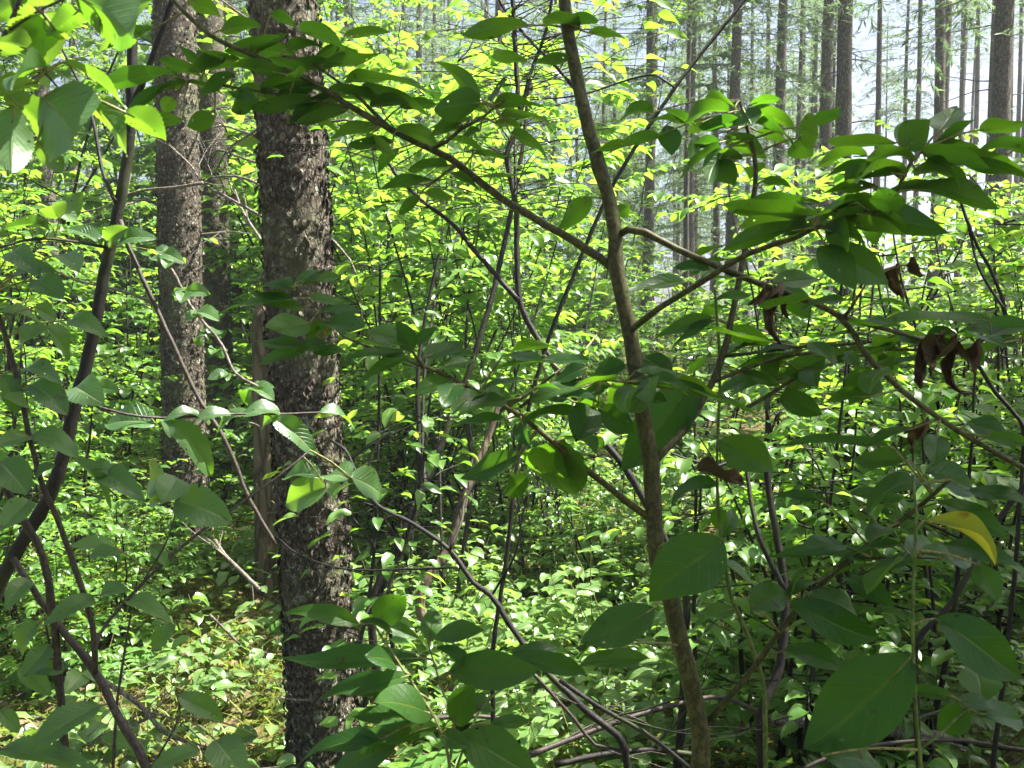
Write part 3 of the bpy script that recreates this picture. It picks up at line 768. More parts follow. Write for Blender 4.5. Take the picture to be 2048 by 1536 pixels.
A.leaves([ # along the long left branch
 (595, 116, 465, 88, 34, .4), (376, 0, 445, 28, 46, .7), (600, 65, 700, 82, 34, .5), (690, 70, 780, 62, 26, .4), (581, 150, 430, 125, 34, .4), (640, 200, 500, 222, 36, .4), (575, 245, 678, 236, 26, .3),
 (360, 155, 205, 153, 22, .3), (400, 150, 318, 118, 26, .5), (410, 140, 362, 90, 20, .6), (412, 132, 434, 90, 26, .7), (515, 200, 452, 218, 44, .7), (345, 172, 255, 210, 22, .4), (380, 165, 300, 190, 20, .3),
 (430, 235, 372, 248, 40, .8), (365, 240, 310, 238, 20, .4), (690, 165, 872, 157, 26, .35), (720, 180, 868, 225, 34, .4), (655, 180, 790, 205, 36, .4), (640, 130, 760, 118, 28, .4), (620, 120, 720, 100, 28, .4),
 (560, 130, 700, 140, 34, .35), (520, 175, 640, 165, 30, .4), (480, 100, 580, 75, 30, .5), (500, 110, 560, 60, 24, .5), (540, 30, 600, 45, 30, .5), (440, 60, 520, 45, 30, .5),
 (700, 215, 590, 250, 30, .4), (760, 250, 660, 270, 26, .4), (785, 285, 700, 292, 26, .4), (790, 262, 885, 275, 30, .5), (740, 215, 820, 190, 26, .4), (800, 215, 870, 200, 26, .4), (680, 190, 610, 225, 38, .5),
 (630, 170, 545, 195, 36, .5), (730, 280, 800, 310, 24, .5), (570, 100, 640, 75, 30, .4), (470, 150, 390, 190, 30, .5)])
A.leaves([(960, 200, 886, 125, 30, .6), (1020, 265, 1112, 315, 26, .5), (1000, 235, 1115, 232, 20, .3), (990, 218, 1105, 203, 18, .3), (960, 205, 878, 215, 40, .7), (960, 262, 912, 272, 24, .5), (990, 245, 1040, 250, 18, .3),
 (985, 200, 1010, 165, 18, .5), (930, 255, 860, 250, 24, .5), (940, 240, 850, 262, 28, .5), (985, 210, 1060, 190, 20, .3), (975, 225, 900, 188, 22, .4)], 'b1b')
A.leaves([(865, 362, 760, 365, 24, .4), (895, 332, 810, 336, 24, .4), (840, 390, 795, 430, 22, .6), (850, 385, 905, 400, 24, .5), (900, 345, 960, 375, 18, .4)], 'b1d')
A.leaves([(1160, 55, 1080, 30, 24, .4), (1130, 50, 1198, 28, 26, .4), (1058, 52, 926, 65, 40, .55), (1150, 120, 1060, 122, 24, .4), (1175, 65, 1250, 70, 24, .4), (1055, 118, 975, 118, 20, .4), (1232, 430, 1258, 408, 30, .9), (1180, 395, 1122, 452, 34, .8),
 (1265, 290, 1180, 300, 20, .3)], 'stem')
A.leaves([(1305, 225, 1225, 222, 30, .4), (1332, 250, 1346, 312, 46, .95), (1325, 268, 1238, 288, 24, .4), (1500, 220, 1592, 250, 38, .5), (1485, 215, 1502, 255, 44, .95), (1460, 225, 1348, 224, 30, .35), (1420, 322, 1485, 310, 30, .5),
 (1405, 285, 1372, 332, 38, .7), (1440, 300, 1350, 350, 34, .5), (1420, 330, 1472, 362, 34, .6), (1595, 255, 1642, 275, 34, .8), (1600, 275, 1622, 302, 32, .9), (1630, 250, 1682, 222, 22, .5), (1480, 240, 1400, 255, 30, .4), (1470, 215, 1420, 190, 22, .5),
 (1500, 210, 1560, 190, 22, .4), (1510, 245, 1600, 268, 28, .4), (1440, 285, 1370, 290, 26, .5), (1525, 362, 1582, 368, 22, .4), (1450, 275, 1530, 300, 30, .5), (1450, 300, 1400, 370, 28, .6), (1380, 245, 1300, 235, 20, .4),
 (1390, 250, 1330, 215, 24, .5)], 'b4', dshift=-.03)
A.leaves([(1800, 292, 1862, 245, 74, .95), (1812, 295, 1846, 252, 36, .95), (1795, 285, 1652, 290, 30, .3), (1735, 312, 1620, 316, 26, .3), (1870, 285, 1952, 250, 30, .4), (1840, 305, 1985, 332, 46, .4), (1930, 330, 2055, 345, 34, .4),
 (1690, 360, 1730, 325, 36, .7), (1800, 345, 1725, 352, 22, .4), (1755, 375, 1640, 380, 28, .3), (1760, 388, 1885, 370, 24, .3), (1850, 300, 1960, 290, 26, .3), (1900, 310, 2048, 320, 26, .3), (1830, 320, 1720, 300, 26, .35),
 (1780, 330, 1640, 345, 26, .3), (1850, 320, 1940, 360, 30, .4), (1830, 340, 1930, 350, 26, .3), (1810, 350, 1690, 330, 26, .3), (1880, 260, 1905, 225, 24, .6), (1780, 410, 1680, 395, 20, .3), (1800, 380, 1990, 385, 26, .3), (1960, 300, 2060, 290, 34, .4),
 (1960, 260, 2050, 255, 28, .4)], 'b7')
A.leaves([(1622, 430, 1452, 418, 36, .35), (1622, 434, 1472, 456, 48, .5), (1626, 455, 1448, 482, 34, .4), (1640, 407, 1455, 402, 22, .3), (1660, 430, 1885, 440, 60, .5), (1640, 427, 1760, 404, 30, .4), (1690, 442, 1812, 466, 36, .5),
 (1648, 458, 1714, 478, 58, .85), (1655, 500, 1785, 562, 66, .75), (1650, 490, 1690, 560, 60, .6), (1650, 420, 1820, 412, 36, .4), (1640, 440, 1560, 470, 30, .5), (1660, 445, 1750, 485, 34, .5)], 'b3')
A.leaves([(1545, 567, 1642, 552, 30, .6), (1375, 563, 1250, 576, 26, .5), (1880, 692, 1890, 648, 60, .9), (1980, 642, 1740, 640, 26, .35), (2070, 655, 1915, 655, 44, .5), (1800, 650, 1700, 655, 20, .3), (1935, 845, 2027, 876, 42, .6), (1420, 540, 1350, 525, 24, .4),
 (1690, 600, 1600, 610, 22, .4), (2040, 700, 1940, 640, 30, .4)], None)
A.leaves([(1428, 635, 1308, 668, 32, .6), (1430, 640, 1340, 690, 24, .4), (1392, 752, 1256, 955, 98, .9), (1560, 722, 1514, 762, 34, .8), (1650, 714, 1570, 762, 58, .7), (1750, 748, 1702, 802, 62, .9), (1600, 700, 1510, 690, 20, .3),
 (1640, 755, 1560, 790, 30, .4), (1560, 790, 1640, 830, 40, .6), (1480, 745, 1560, 770, 22, .4)], None)
A.leaves([(820, 715, 695, 762, 30, .5), (810, 685, 742, 655, 24, .5), (825, 702, 798, 642, 34, .8), (845, 715, 922, 690, 28, .5), (810, 708, 688, 712, 24, .4), (950, 712, 860, 700, 20, .3), (870, 740, 960, 715, 22, .4), (830, 690, 870, 650, 22, .6),
 (800, 700, 720, 690, 22, .4), (905, 760, 830, 775, 24, .4)], 'b5')
A.leaves([(620, 645, 533, 668, 42, .65), (622, 642, 652, 686, 44, .85), (655, 690, 598, 692, 32, .6), (590, 600, 450, 607, 30, .4), (610, 620, 488, 590, 34, .4), (585, 575, 533, 558, 22, .5), (590, 567, 656, 536, 22, .5), (605, 570, 682, 544, 24, .5),
 (620, 695, 513, 727, 30, .5), (610, 690, 508, 692, 28, .4), (625, 705, 702, 702, 30, .5), (620, 597, 684, 606, 28, .5), (640, 625, 722, 620, 24, .4), (590, 580, 505, 560, 24, .4), (640, 640, 740, 660, 26, .4)], 'b5a')
A.leaves([(1175, 735, 1103, 762, 38, .5), (1252, 730, 1176, 746, 42, .6), (1282, 715, 1352, 746, 38, .6), (1130, 880, 1085, 990, 118, .95), (1116, 893, 1158, 962, 48, .9), (1186, 812, 1148, 874, 44, .9), (1196, 815, 1268, 858, 48, .85), (1040, 905, 928, 967, 40, .6),
 (1015, 838, 893, 846, 24, .4), (1155, 822, 1038, 832, 26, .4), (1005, 712, 1080, 716, 22, .35), (970, 802, 903, 795, 28, .5), (1080, 720, 1180, 722, 24, .35), (1100, 800, 1190, 790, 26, .4), (1020, 950, 1052, 994, 46, .8), (1130, 800, 1060, 790, 26, .4),
 (1250, 790, 1330, 800, 24, .4), (1220, 770, 1150, 800, 30, .5)], None)
A.leaves([(1775, 890, 1558, 882, 26, .4), (1815, 915, 1703, 930, 44, .55), (1850, 945, 1967, 972, 48, .6), (1772, 1116, 1540, 1104, 36, .45), (1640, 1000, 1540, 985, 28, .4), (1700, 985, 1800, 1000, 26, .4)], 'b6')
A.leaves([(1500, 1215, 1578, 1180, 48, .65), (1578, 1205, 1758, 1292, 68, .75), (1620, 1195, 1732, 1216, 34, .5)], 'b6', dshift=-.08)
A.leaves([(1446, 1080, 1300, 1200, 122, .95), (1310, 1215, 1168, 1302, 80, .75), (1160, 1330, 1292, 1312, 30, .4)], None, dshift=-.2)
def spray(pl, keys, per, lo, hi, tilt=.35):
    for key in keys:
        sm = [q for q in pl.samples if q[4] == key]; fo, B = Foliage(), MB()
        for _ in range(per):
            q = sm[R.randrange(len(sm) // 4, len(sm))]; a = R.uniform(0, 6.283)
            d = Vector((math.cos(a), math.sin(a), R.uniform(-.35, .15))).normalized(); b0 = q[3] + d * R.uniform(.012, .04) + Vector((0, 0, R.uniform(-.01, .02)))
            L = R.uniform(lo, hi)
            fo.leaves(R.choice(pl.tpl), [b0], [d], [(R.gauss(0, tilt), R.gauss(0, tilt), 1)], L, R.uniform(.8, 1.1))
            tube(B, [q[3], b0, b0 + d * L * .2], [.0014, .0010, .0006], 4, 0, False)
        par = pl.parts[key]
        if par.parent is not pl.rt: par = par.parent
        fo.merge(B, 1).build("foliage", [M[pl.lm], M['petiole']], par, pl.o)
spray(A, ('b2a', 'b4a', 'b4b', 'b4c', 'b5c', 'b6a'), 13, .045, .085)
spray(A, ('b2', 'b6', 'b4'), 12, .045, .08)
spray(A, ('b1', 'b1c', 'b5', 'b5b', 'b7a'), 9, .04, .075)
# withered brown leaves hanging from the right-hand branches
def crumpled(seed, wr, roll):
    rr = random.Random(seed); V, F, UV = leaf_template(18, 10, wr, 0, .3, 0, 1, .5, .45, rr.uniform(-.2, .2), seed); V = V.copy()
    for i in range(len(V)):
        x, y, z = V[i]; v = (UV[i][1] - .5) * 2
        h = wr * .5 * math.sin(math.pi * min(1, max(.02, x)) ** .8)
        edge = 1 + .45 * noise.noise(Vector((x * 5, seed, math.copysign(1, v)))) * abs(v)
        a = roll * v * (1 + .5 * math.sin(x * 5 + seed))
        y2 = h * edge * math.sin(a) / max(abs(roll), .5); z2 = h * edge * (1 - math.cos(a)) / max(abs(roll), .5) * 1.3
        tw = 1.1 * (x - .3) * math.sin(seed)
        y2, z2 = y2 * math.cos(tw) - z2 * math.sin(tw), y2 * math.sin(tw) + z2 * math.cos(tw)
        n = noise.noise_vector(Vector((x * 4.5, v * 2.2, seed * 1.7))) * .085 * abs(v) + noise.noise_vector(Vector((x * 10, v * 5, seed))) * .03
        V[i] = (x + n.x, y2 + n.y + .08 * math.sin(x * 5 + seed), z2 + n.z)
    return V, F, UV
T_DEAD = [crumpled(51, .75, 1.7), crumpled(52, .55, 2.6), crumpled(55, .8, 1.1), crumpled(58, .6, 2.0), crumpled(63, .7, 1.5), crumpled(66, .5, 2.9), crumpled(71, .85, .9)]
T_DK = [0]
def withered(rows, key):
    for k_, row in enumerate(rows):
        T_DK[0] += 1
        A.leaves([row[:4] + (row[4] * .68, row[5])], key, 'leaf_dead', 'withered_leaf', [T_DEAD[T_DK[0] % len(T_DEAD)]], 0, True, 0, 'brown crumpled leaf hanging from the branch')
withered([(1546, 572, 1556, 688, 56, .8), (1545, 582, 1496, 610, 30, .7), (1560, 580, 1580, 640, 34, .6)], 'b2')
withered([(1812, 530, 1850, 548, 40, .8), (1800, 530, 1794, 590, 34, .8)], 'b2b')
withered([(1858, 690, 1838, 778, 50, .8), (1880, 692, 1868, 740, 40, .6), (1895, 690, 1918, 788, 52, .8), (1925, 700, 1950, 748, 36, .7)], 'b2a')
withered([(1850, 830, 1826, 905, 44, .7)], 'b2')

# --- green shoot at the right with big leaves
b = P(1842, 1560, .92); b = Vector((b.x, b.y, gz(b.x, b.y) - .02))
B_ = Plant("young_shoot", 'thin green upright shoot with large dark leaves at lower right', 'sapling', b, 'stem_green', 'leaf_sap', T_SAP)
B_.stem('stem', [(1842, 1560), (1834, 1450), (1826, 1300), (1826, 1200), (1830, 1100), (1832, 1020), (1826, 950)], .92, .92, 8, 5, "stem", 10, .05, None, b)
B_.stem('b1', [(1838, 1500), (1880, 1470), (1935, 1415), (1965, 1400)], .92, .95, 6, 4, 'branch', 8)
B_.leaves([(1824, 1312, 1632, 1516, 150, .85), (1645, 1512, 1790, 1530, 62, .6), (1870, 1237, 2066, 1358, 88, .75), (1905, 1392, 1798, 1378, 32, .5), (1965, 1402, 1958, 1328, 52, .85), (1935, 1420, 1878, 1466, 58, .8), (1960, 1428, 2055, 1440, 40, .5),
 (1915, 1400, 2005, 1418, 34, .5), (1955, 1130, 1992, 1198, 44, .8), (1840, 1110, 1920, 1100, 24, .4)])
B_.leaves([(1848, 1042, 2024, 1106, 38, .5)], 'stem', 'leaf_yellow', 'yellow_leaf', [leaf_template(16, 6, .4, .5, .75, .03, 0, .75, .62, .1, 61)], 0, True, 0, 'yellowing leaf with a brown edge')
# --- second shoot behind the sapling
b = P(1535, 1560, 1.25); b = Vector((b.x, b.y, gz(b.x, b.y) - .02))
C_ = Plant("young_shoot", 'thin yellow-green shoot rising just right of the sapling stem', 'sapling', b, 'stem_green', 'leaf_sap', T_SAP)
C_.stem('stem', [(1530, 1400), (1486, 1248), (1464, 1200), (1447, 1112), (1436, 1010), (1434, 915), (1440, 745), (1430, 580)], 1.22, 1.2, 9, 5, "stem", 10, .05, None, b)
C_.leaves([(1440, 880, 1548, 945, 76, .9), (1436, 1010, 1440, 1065, 30, .7), (1442, 1080, 1480, 1010, 28, .6), (1450, 1130, 1520, 1170, 30, .5), (1470, 1215, 1400, 1240, 30, .5), (1436, 970, 1340, 975, 24, .4), (1432, 600, 1500, 585, 18, .4)])
# dry curled leaf caught on the shoot
C_.leaves([(1400, 945, 1488, 962, 44, .5)], 'stem', 'leaf_dead', 'withered_leaf', T_DEAD, 0, True, 0, 'dry brown curled leaf caught on the shoot')

# --- low leafy plant in front of the thick trunk
b = P(905, 1600, .95); b = Vector((b.x, b.y, gz(b.x, b.y) - .02))
D_ = Plant("low_sapling", 'low leafy seedling with broad dark leaves at bottom centre', 'sapling', b, 'petiole', 'leaf_sap', T_SAP)
D_.stem('stem', [(905, 1600), (890, 1480), (868, 1432), (810, 1345), (745, 1245)], .95, .98, 7, 4, "stem", 8, .05, None, b)
D_.stem('b1', [(900, 1520), (910, 1430), (888, 1390), (856, 1285)], .95, 1.05, 6, 3, 'branch', 8)
D_.stem('b2', [(905, 1560), (960, 1420), (1040, 1350), (1060, 1320)], .95, 1.1, 6, 3, 'branch', 8)
D_.leaves([(750, 1247, 806, 1183, 58, .8), (720, 1250, 577, 1203, 40, .65), (856, 1282, 868, 1208, 40, .9), (870, 1277, 942, 1255, 24, .5), (720, 1243, 838, 1266, 24, .4), (842, 1316, 558, 1337, 54, .45), (802, 1378, 648, 1360, 64, .5),
 (900, 1342, 1055, 1346, 60, .65), (1020, 1305, 1152, 1300, 30, .45), (1000, 1325, 1182, 1332, 40, .5), (905, 1445, 948, 1376, 54, .75), (876, 1452, 722, 1484, 62, .5), (918, 1470, 1085, 1548, 84, .7), (880, 1470, 942, 1492, 44, .6),
 (795, 1490, 648, 1545, 72, .6), (860, 1427, 755, 1388, 56, .5), (820, 1350, 700, 1385, 40, .5), (940, 1400, 1000, 1420, 30, .5), (860, 1400, 770, 1420, 40, .5), (830, 1440, 700, 1430, 50, .5), (790, 1330, 740, 1300, 30, .5), (940, 1330, 880, 1290, 30, .6),
 (760, 1480, 590, 1500, 50, .5), (980, 1450, 1060, 1440, 30, .5)])

# --- leaning dark stem on the left with its broad toothed leaves
b = P(-60, 1330, 2.1); b = Vector((b.x - .05, b.y, gz(b.x, b.y) - .03))
E_ = Plant("alder_bush", 'dark leaning alder stem crossing the left side of the wood', 'shrub', b, 'bark_dark', 'leaf_alder', T_ALD)
E_.stem('stem', [(-60, 1330), (-5, 1180), (40, 1090), (95, 1000), (130, 900), (152, 800), (172, 730), (190, 650), (209, 545), (226, 470), (246, 370), (258, 290), (262, 220), (264, 100), (262, -20), (258, -150)], 2.1, 2.0, 28, 18, "stem", 16, .05, None, b)
E_.stem('b1', [(262, 215), (276, 188), (310, 100), (346, -2), (380, -90)], 2.0, 1.95, 14, 10, 'branch', 8)
E_.stem('b2', [(240, 440), (262, 505), (325, 642), (393, 789), (450, 880), (500, 1000), (552, 1090)], 2.0, 1.95, 10, 8, 'branch', 8, mat='bark_red')
E_.stem('b3', [(230, 402), (205, 340), (186, 242), (165, 180), (120, 90)], 2.02, 2.1, 9, 5, 'branch', 8)
E_.stem('b4', [(215, 495), (154, 484), (68, 478), (-10, 497)], 2.0, 1.9, 7, 5, 'branch', 8)
E_.stem('b5', [(330, 520), (350, 550), (380, 610), (412, 650), (445, 690), (470, 745), (522, 776)], 1.95, 1.9, 6, 5, 'branch', 8, mat='bark_pale')
E_.leaves([(118, 437, 92, 398, 40, .8), (120, 435, 154, 392, 44, .8), (105, 452, 0, 447, 24, .4), (205, 487, 134, 448, 30, .5), (212, 487, 244, 452, 52, .7), (236, 487, 294, 464, 36, .6), (310, 502, 358, 507, 24, .6), (220, 480, 180, 455, 34, .6), (100, 460, 60, 440, 28, .5)], 'b4')
for (cx, cy) in ((340, 522), (372, 582), (392, 625), (412, 668), (325, 508), (430, 700), (455, 745), (505, 775)):
    E_.leaves([(cx, cy, cx + R.uniform(-1, 1) * 46, cy + R.uniform(-14, 20), R.uniform(16, 26), R.uniform(.4, .7)) for _ in range(6)], 'b5')

# --- large leaves hanging into the top left corner
b = P(-120, 700, .74); b = Vector((b.x, b.y, gz(b.x, b.y) - .02))
F_ = Plant("hazel_bush", 'bush whose large backlit leaves hang into the top left corner', 'shrub', b, 'bark_red', 'leaf_alder', T_ALD)
F_.stem('stem', [(-120, 700), (-90, 400), (-50, 200), (10, 70), (48, -20), (80, -150)], .76, .74, 14, 8, "stem", 10, .05, None, b)
F_.stem('b1', [(-10, 105), (30, 88), (60, 105), (90, 145), (118, 178), (150, 190)], .74, .72, 7, 4, 'branch', 8)
F_.stem('b2', [(20, 60), (80, 20), (150, -12), (210, -20)], .74, .72, 6, 4, 'branch', 8)
F_.leaves([(136, 180, 292, 292, 52, .6), (10, 188, 152, 312, 66, .6), (86, 195, 168, 290, 82, .9), (28, 213, 14, 352, 82, .95), (75, 282, 132, 342, 50, .85), (90, 25, 88, 120, 96, .9), (150, -12, 294, 80, 64, .8), (200, 50, 284, 0, 46, .7),
 (90, 135, 2, 152, 34, .5), (-20, 40, 54, -14, 50, .7), (126, 124, 260, 202, 24, .3), (250, 225, 324, 266, 40, .7), (200, 190, 230, 230, 44, .7), (60, 100, -20, 75, 36, .5), (70, 165, -10, 185, 36, .5), (20, 0, 120, -20, 60, .7), (110, 60, 40, 70, 50, .7),
 (160, 20, 110, 60, 46, .7)])

# --- stems and lit leaves at the lower left
b = P(470, 1640, 1.25); b = Vector((b.x, b.y, gz(b.x, b.y) - .02))
G_ = Plant("alder_bush", 'alder bush of crossing reddish stems at lower left with pale sunlit leaves', 'shrub', b, 'bark_red', 'leaf_alder', T_ALD)
G_.stem('stem', [(300, 1560), (240, 1440), (190, 1345), (100, 1228), (26, 1116)], 1.25, 1.3, 19, 12, "stem", 12, .06, None, b)
G_.stem('b1', [(190, 1345), (184, 1250), (142, 1112), (105, 1016), (88, 980), (60, 880), (30, 740), (0, 640), (-25, 590)], 1.27, 1.2, 12, 10)
G_.stem('b2', [(130, 1560), (122, 1400), (106, 1232), (84, 1110), (40, 1030), (-10, 940)], 1.3, 1.25, 17, 14)
G_.stem('b3', [(188, 1340), (200, 1268), (280, 1172), (380, 1080), (490, 1000), (560, 950), (620, 900)], 1.27, 1.6, 8, 4)
G_.stem('b4', [(148, 790), (200, 815), (300, 835), (400, 832), (480, 828), (560, 828), (640, 825)], 1.5, 1.7, 6, 4)
G_.stem('b5', [(225, 1560), (235, 1400), (262, 1225)], 1.3, 1.35, 7, 4)
G_.stem('b6', [(100, 880), (146, 905), (190, 950), (235, 995)], 1.25, 1.3, 5, 3)
G_.stem('b7', [(280, 1172), (330, 1090), (360, 1000)], 1.35, 1.4, 4, 3)
G_.stem('b8', [(300, 1540), (360, 1430), (350, 1380)], 1.25, 1.3, 5, 3)
G_.leaves([(312, 848, 200, 838, 78, .5), (343, 841, 436, 946, 56, .62), (462, 828, 390, 832, 26, .5), (545, 836, 640, 900, 48, .6), (560, 826, 486, 812, 30, .5), (560, 832, 513, 852, 32, .6), (400, 832, 330, 822, 20, .4), (640, 826, 720, 836, 24, .4),
 (500, 825, 420, 850, 26, .4), (330, 838, 345, 870, 24, .6)], 'b4')
G_.leaves([(698, 958, 638, 942, 44, .7), (702, 955, 777, 986, 48, .7), (652, 975, 563, 1006, 54, .8), (640, 952, 555, 945, 34, .5)], 'b3', dd=0.05)
G_.leaves([(330, 960, 283, 965, 58, .9), (355, 955, 330, 1000, 50, .9), (350, 1002, 457, 1028, 68, .8), (340, 985, 290, 1010, 40, .6)], 'b7')
G_.leaves([(65, 870, 160, 898, 56, .5), (65, 872, -8, 886, 52, .5), (145, 915, 238, 998, 26, .4), (0, 922, 52, 984, 64, .8), (180, 930, 240, 945, 34, .5), (200, 950, 268, 975, 34, .5), (60, 820, 20, 790, 30, .6), (50, 738, 106, 742, 34, .6), (20, 790, 56, 772, 30, .6),
 (60, 770, 135, 810, 60, .7), (150, 775, 186, 795, 40, .8), (95, 655, 150, 718, 40, .6), (70, 560, 122, 590, 46, .7), (30, 545, 104, 530, 24, .5), (70, 615, 118, 640, 44, .7), (0, 625, 96, 635, 22, .4), (140, 640, 200, 655, 40, .6), (190, 775, 235, 780, 30, .6),
 (20, 505, 62, 530, 40, .6), (0, 700, -40, 760, 60, .7), (40, 690, 75, 650, 34, .6), (5, 750, 40, 820, 44, .7), (110, 930, 60, 950, 30, .5), (60, 1000, 10, 1050, 40, .6), (110, 510, 160, 525, 30, .5)], None)
G_.leaves([(200, 1412, 58, 1484, 62, .55), (-5, 1500, 208, 1532, 48, .5), (355, 1392, 458, 1442, 46, .65), (430, 1480, 482, 1548, 64, .85), (515, 1472, 452, 1478, 42, .6), (0, 1420, 40, 1460, 60, .7), (190, 1200, 90, 1230, 40, .5), (180, 1110, 240, 1100, 26, .5),
 (230, 1095, 145, 1085, 30, .5), (60, 1160, 10, 1200, 50, .6), (75, 1250, 20, 1310, 60, .6), (100, 1290, 50, 1350, 50, .6), (300, 1090, 340, 1130, 34, .6), (250, 1200, 340, 1230, 34, .5), (200, 1190, 250, 1170, 24, .5), (40, 1330, 100, 1390, 44, .7),
 (400, 1500, 300, 1530, 40, .5), (350, 1250, 300, 1300, 40, .7), (130, 1340, 60, 1330, 40, .6), (200, 1480, 300, 1500, 40, .5)], None)

# --- thin bare shrub stems of the middle distance: (label, mat, [(path, d0, d1, w0, w1), ...])
def bare_shrub(label, mat, rows, name="bare_shrub", leafy=0):
    x0, y0 = rows[0][0][0]; b = P(x0, y0, rows[0][1]); b = Vector((b.x + R.uniform(-.1, .1), b.y, gz(b.x, b.y) - .03))
    pl = Plant(name, label, 'shrub', b, mat, 'leaf_shrub', T_MID)
    for i, (lst, d0, d1, w0, w1) in enumerate(rows):
        pl.stem('stem' if i == 0 else 'b%d' % i, lst, d0, d1, w0, w1, "stem" if i == 0 else "branch", 8, .06, None, b if i == 0 and P(x0, y0, d0).z > .1 else None)
    if leafy:
        fo = Foliage(); twg = MB(); Bx, Ax, Nx = [], [], []
        for _ in range(leafy):
            q = R.choice(pl.samples); p = q[3]; a = R.uniform(0, 6.283)
            if leafy > 100 and p.z < 1.9: continue
            off = Vector((math.cos(a), math.sin(a), R.uniform(-.2, .3))) * R.uniform(.02, .22 if leafy < 100 else .5)
            tube(twg, [p, p + off * .5 + Vector((0, 0, .06 * off.length)), p + off], [.0022, .0016, .001], 4, 0, False)
            Bx.append(p + off); Ax.append((math.cos(a), math.sin(a), R.uniform(-.5, .1))); Nx.append((R.gauss(0, .3), R.gauss(0, .3), 1))
        fo.leaves(R.choice(T_MID), np.array(Bx), np.array(Ax), np.array(Nx), NR.uniform(.05, .09, len(Bx)), 1.0)
        fo.merge(twg, 1).build("foliage", [M['leaf_shrub'], M['bark_dark']], pl.rt, b)
    return pl
bare_shrub('dark forked shrub stem running up through the sunny middle', 'bark_dark', [
 ([(1372, 1190), (1330, 1080), (1254, 942), (1193, 864), (1158, 806), (1090, 700), (1042, 610), (1034, 510), (1032, 410), (1014, 308), (1042, 240), (1036, 185), (1026, 0), (1020, -80)], 3.0, 3.2, 15, 9),
 ([(1036, 600), (955, 508), (905, 448), (840, 398), (790, 345), (755, 280)], 3.05, 3.3, 11, 6), ([(1040, 235), (1060, 150), (1092, 60), (1110, -40)], 3.2, 3.3, 8, 5),
 ([(1160, 190), (1110, 130), (1060, 80), (1010, 20), (985, -30)], 3.2, 3.2, 8, 5), ([(1030, 420), (1030, 330), (1030, 250)], 3.2, 3.3, 6, 6)], leafy=320)
bare_shrub('brown leaning shrub stem slanting up to the right beside the thick trunk', 'bark_dark', [
 ([(745, 1210), (800, 1080), (851, 966), (892, 864), (933, 758), (980, 607), (1006, 500), (1040, 330), (1062, 150)], 4.0, 4.4, 16, 8),
 ([(770, 1180), (835, 1010), (838, 900), (836, 750), (850, 640), (880, 500)], 4.0, 4.2, 12, 6), ([(850, 970), (845, 880), (850, 740), (870, 600)], 4.0, 4.3, 9, 5),
 ([(760, 1190), (795, 1095), (805, 1020), (850, 1000)], 3.9, 3.8, 14, 8)], leafy=200)
bare_shrub('thin dark stem slanting behind the sapling from upper right', 'bark_dark', [
 ([(985, 1330), (1012, 1120), (1040, 900), (1090, 700), (1160, 520), (1220, 382), (1262, 308), (1350, 175), (1400, 110), (1492, -5), (1530, -80)], 2.8, 2.9, 9, 7), ([(1350, 175), (1300, 150), (1160, 190), (1060, 200)], 2.85, 3., 5, 3)])
bare_shrub('dark zigzag branch sweeping down right in front of the ferns', 'bark_dark', [
 ([(1250, 1500), (1170, 1420), (1100, 1350), (1045, 1286), (981, 1190), (947, 1165), (899, 1100), (830, 1050), (755, 1010), (720, 960), (690, 900), (660, 880)], 2.3, 2.6, 15, 5),
 ([(899, 1100), (924, 1040), (930, 1000), (970, 930)], 2.35, 2.5, 7, 4), ([(985, 1188), (1030, 1110), (1045, 1030), (1060, 980)], 2.3, 2.3, 5, 3), ([(915, 1135), (830, 1138), (690, 1138), (600, 1110), (560, 1080)], 2.4, 2.6, 5, 3)])
bare_shrub('thick brown leaning stem with peeling bark in the middle of the thicket', 'bark_snag', [
 ([(840, 1200), (900, 1090), (940, 960), (975, 880), (1000, 800)], 4.6, 4.8, 20, 10)])
bare_shrub('dark crooked stem standing right of the sapling', 'bark_dark', [
 ([(1520, 1450), (1560, 1330), (1570, 1200), (1555, 1080), (1540, 1000), (1530, 900)], 2.2, 2.3, 20, 12), ([(1570, 1180), (1520, 1080), (1500, 990), (1490, 900)], 2.2, 2.3, 12, 7)])
bare_shrub('dark slanting stem at the right edge behind the yellow leaf', 'bark_dark', [
 ([(1830, 1300), (1900, 1210), (1990, 1050), (2060, 960), (2110, 900)], 1.7, 1.7, 13, 10), ([(1930, 1150), (1960, 1100), (1900, 1000)], 1.7, 1.8, 6, 4)])
bare_shrub('dark curved stem at right hanging behind the whorled leaves', 'bark_dark', [
 ([(2048, 870), (1980, 770), (1950, 700), (2010, 640), (1990, 560), (1950, 480), (1920, 390), (1930, 350)], 2.4, 2.5, 9, 6), ([(2010, 620), (1960, 540), (1930, 420)], 2.4, 2.5, 6, 5)])
for k, (x, lab) in enumerate(((730, 'thin upright stem just right of the thick trunk base'), (770, 'slim dark stem second right of the thick trunk'), (1400, 'dark thin stem behind the big oval leaf'),
                              (1620, 'dark thin stem below the withered leaves'), (1690, 'leaning thin stem below the long flat leaf'), (1780, 'thin dark stem behind the large lower right leaf'), (1660, 'slender dark stem behind the drooping oval leaf'))):
    d = R.uniform(2.8, 4.2); top = R.uniform(450, 800); ln = R.uniform(-90, 90)
    bare_shrub(lab, 'bark_dark', [([(x, 1380), (x + ln * .2 + R.uniform(-20, 20), 1300), (x + ln * .2 + R.uniform(-15, 15), 1200), (x + ln * .6 + R.uniform(-15, 15), 1000), (x + ln + R.uniform(-20, 20), top)], d, d + .2, 10, 5),
                                  ([(x + ln * .4, 1100), (x + ln * .4 + R.uniform(-120, 120), 950), (x + ln * .4 + R.uniform(-160, 160), 820)], d, d + .1, 6, 3)], leafy=90)

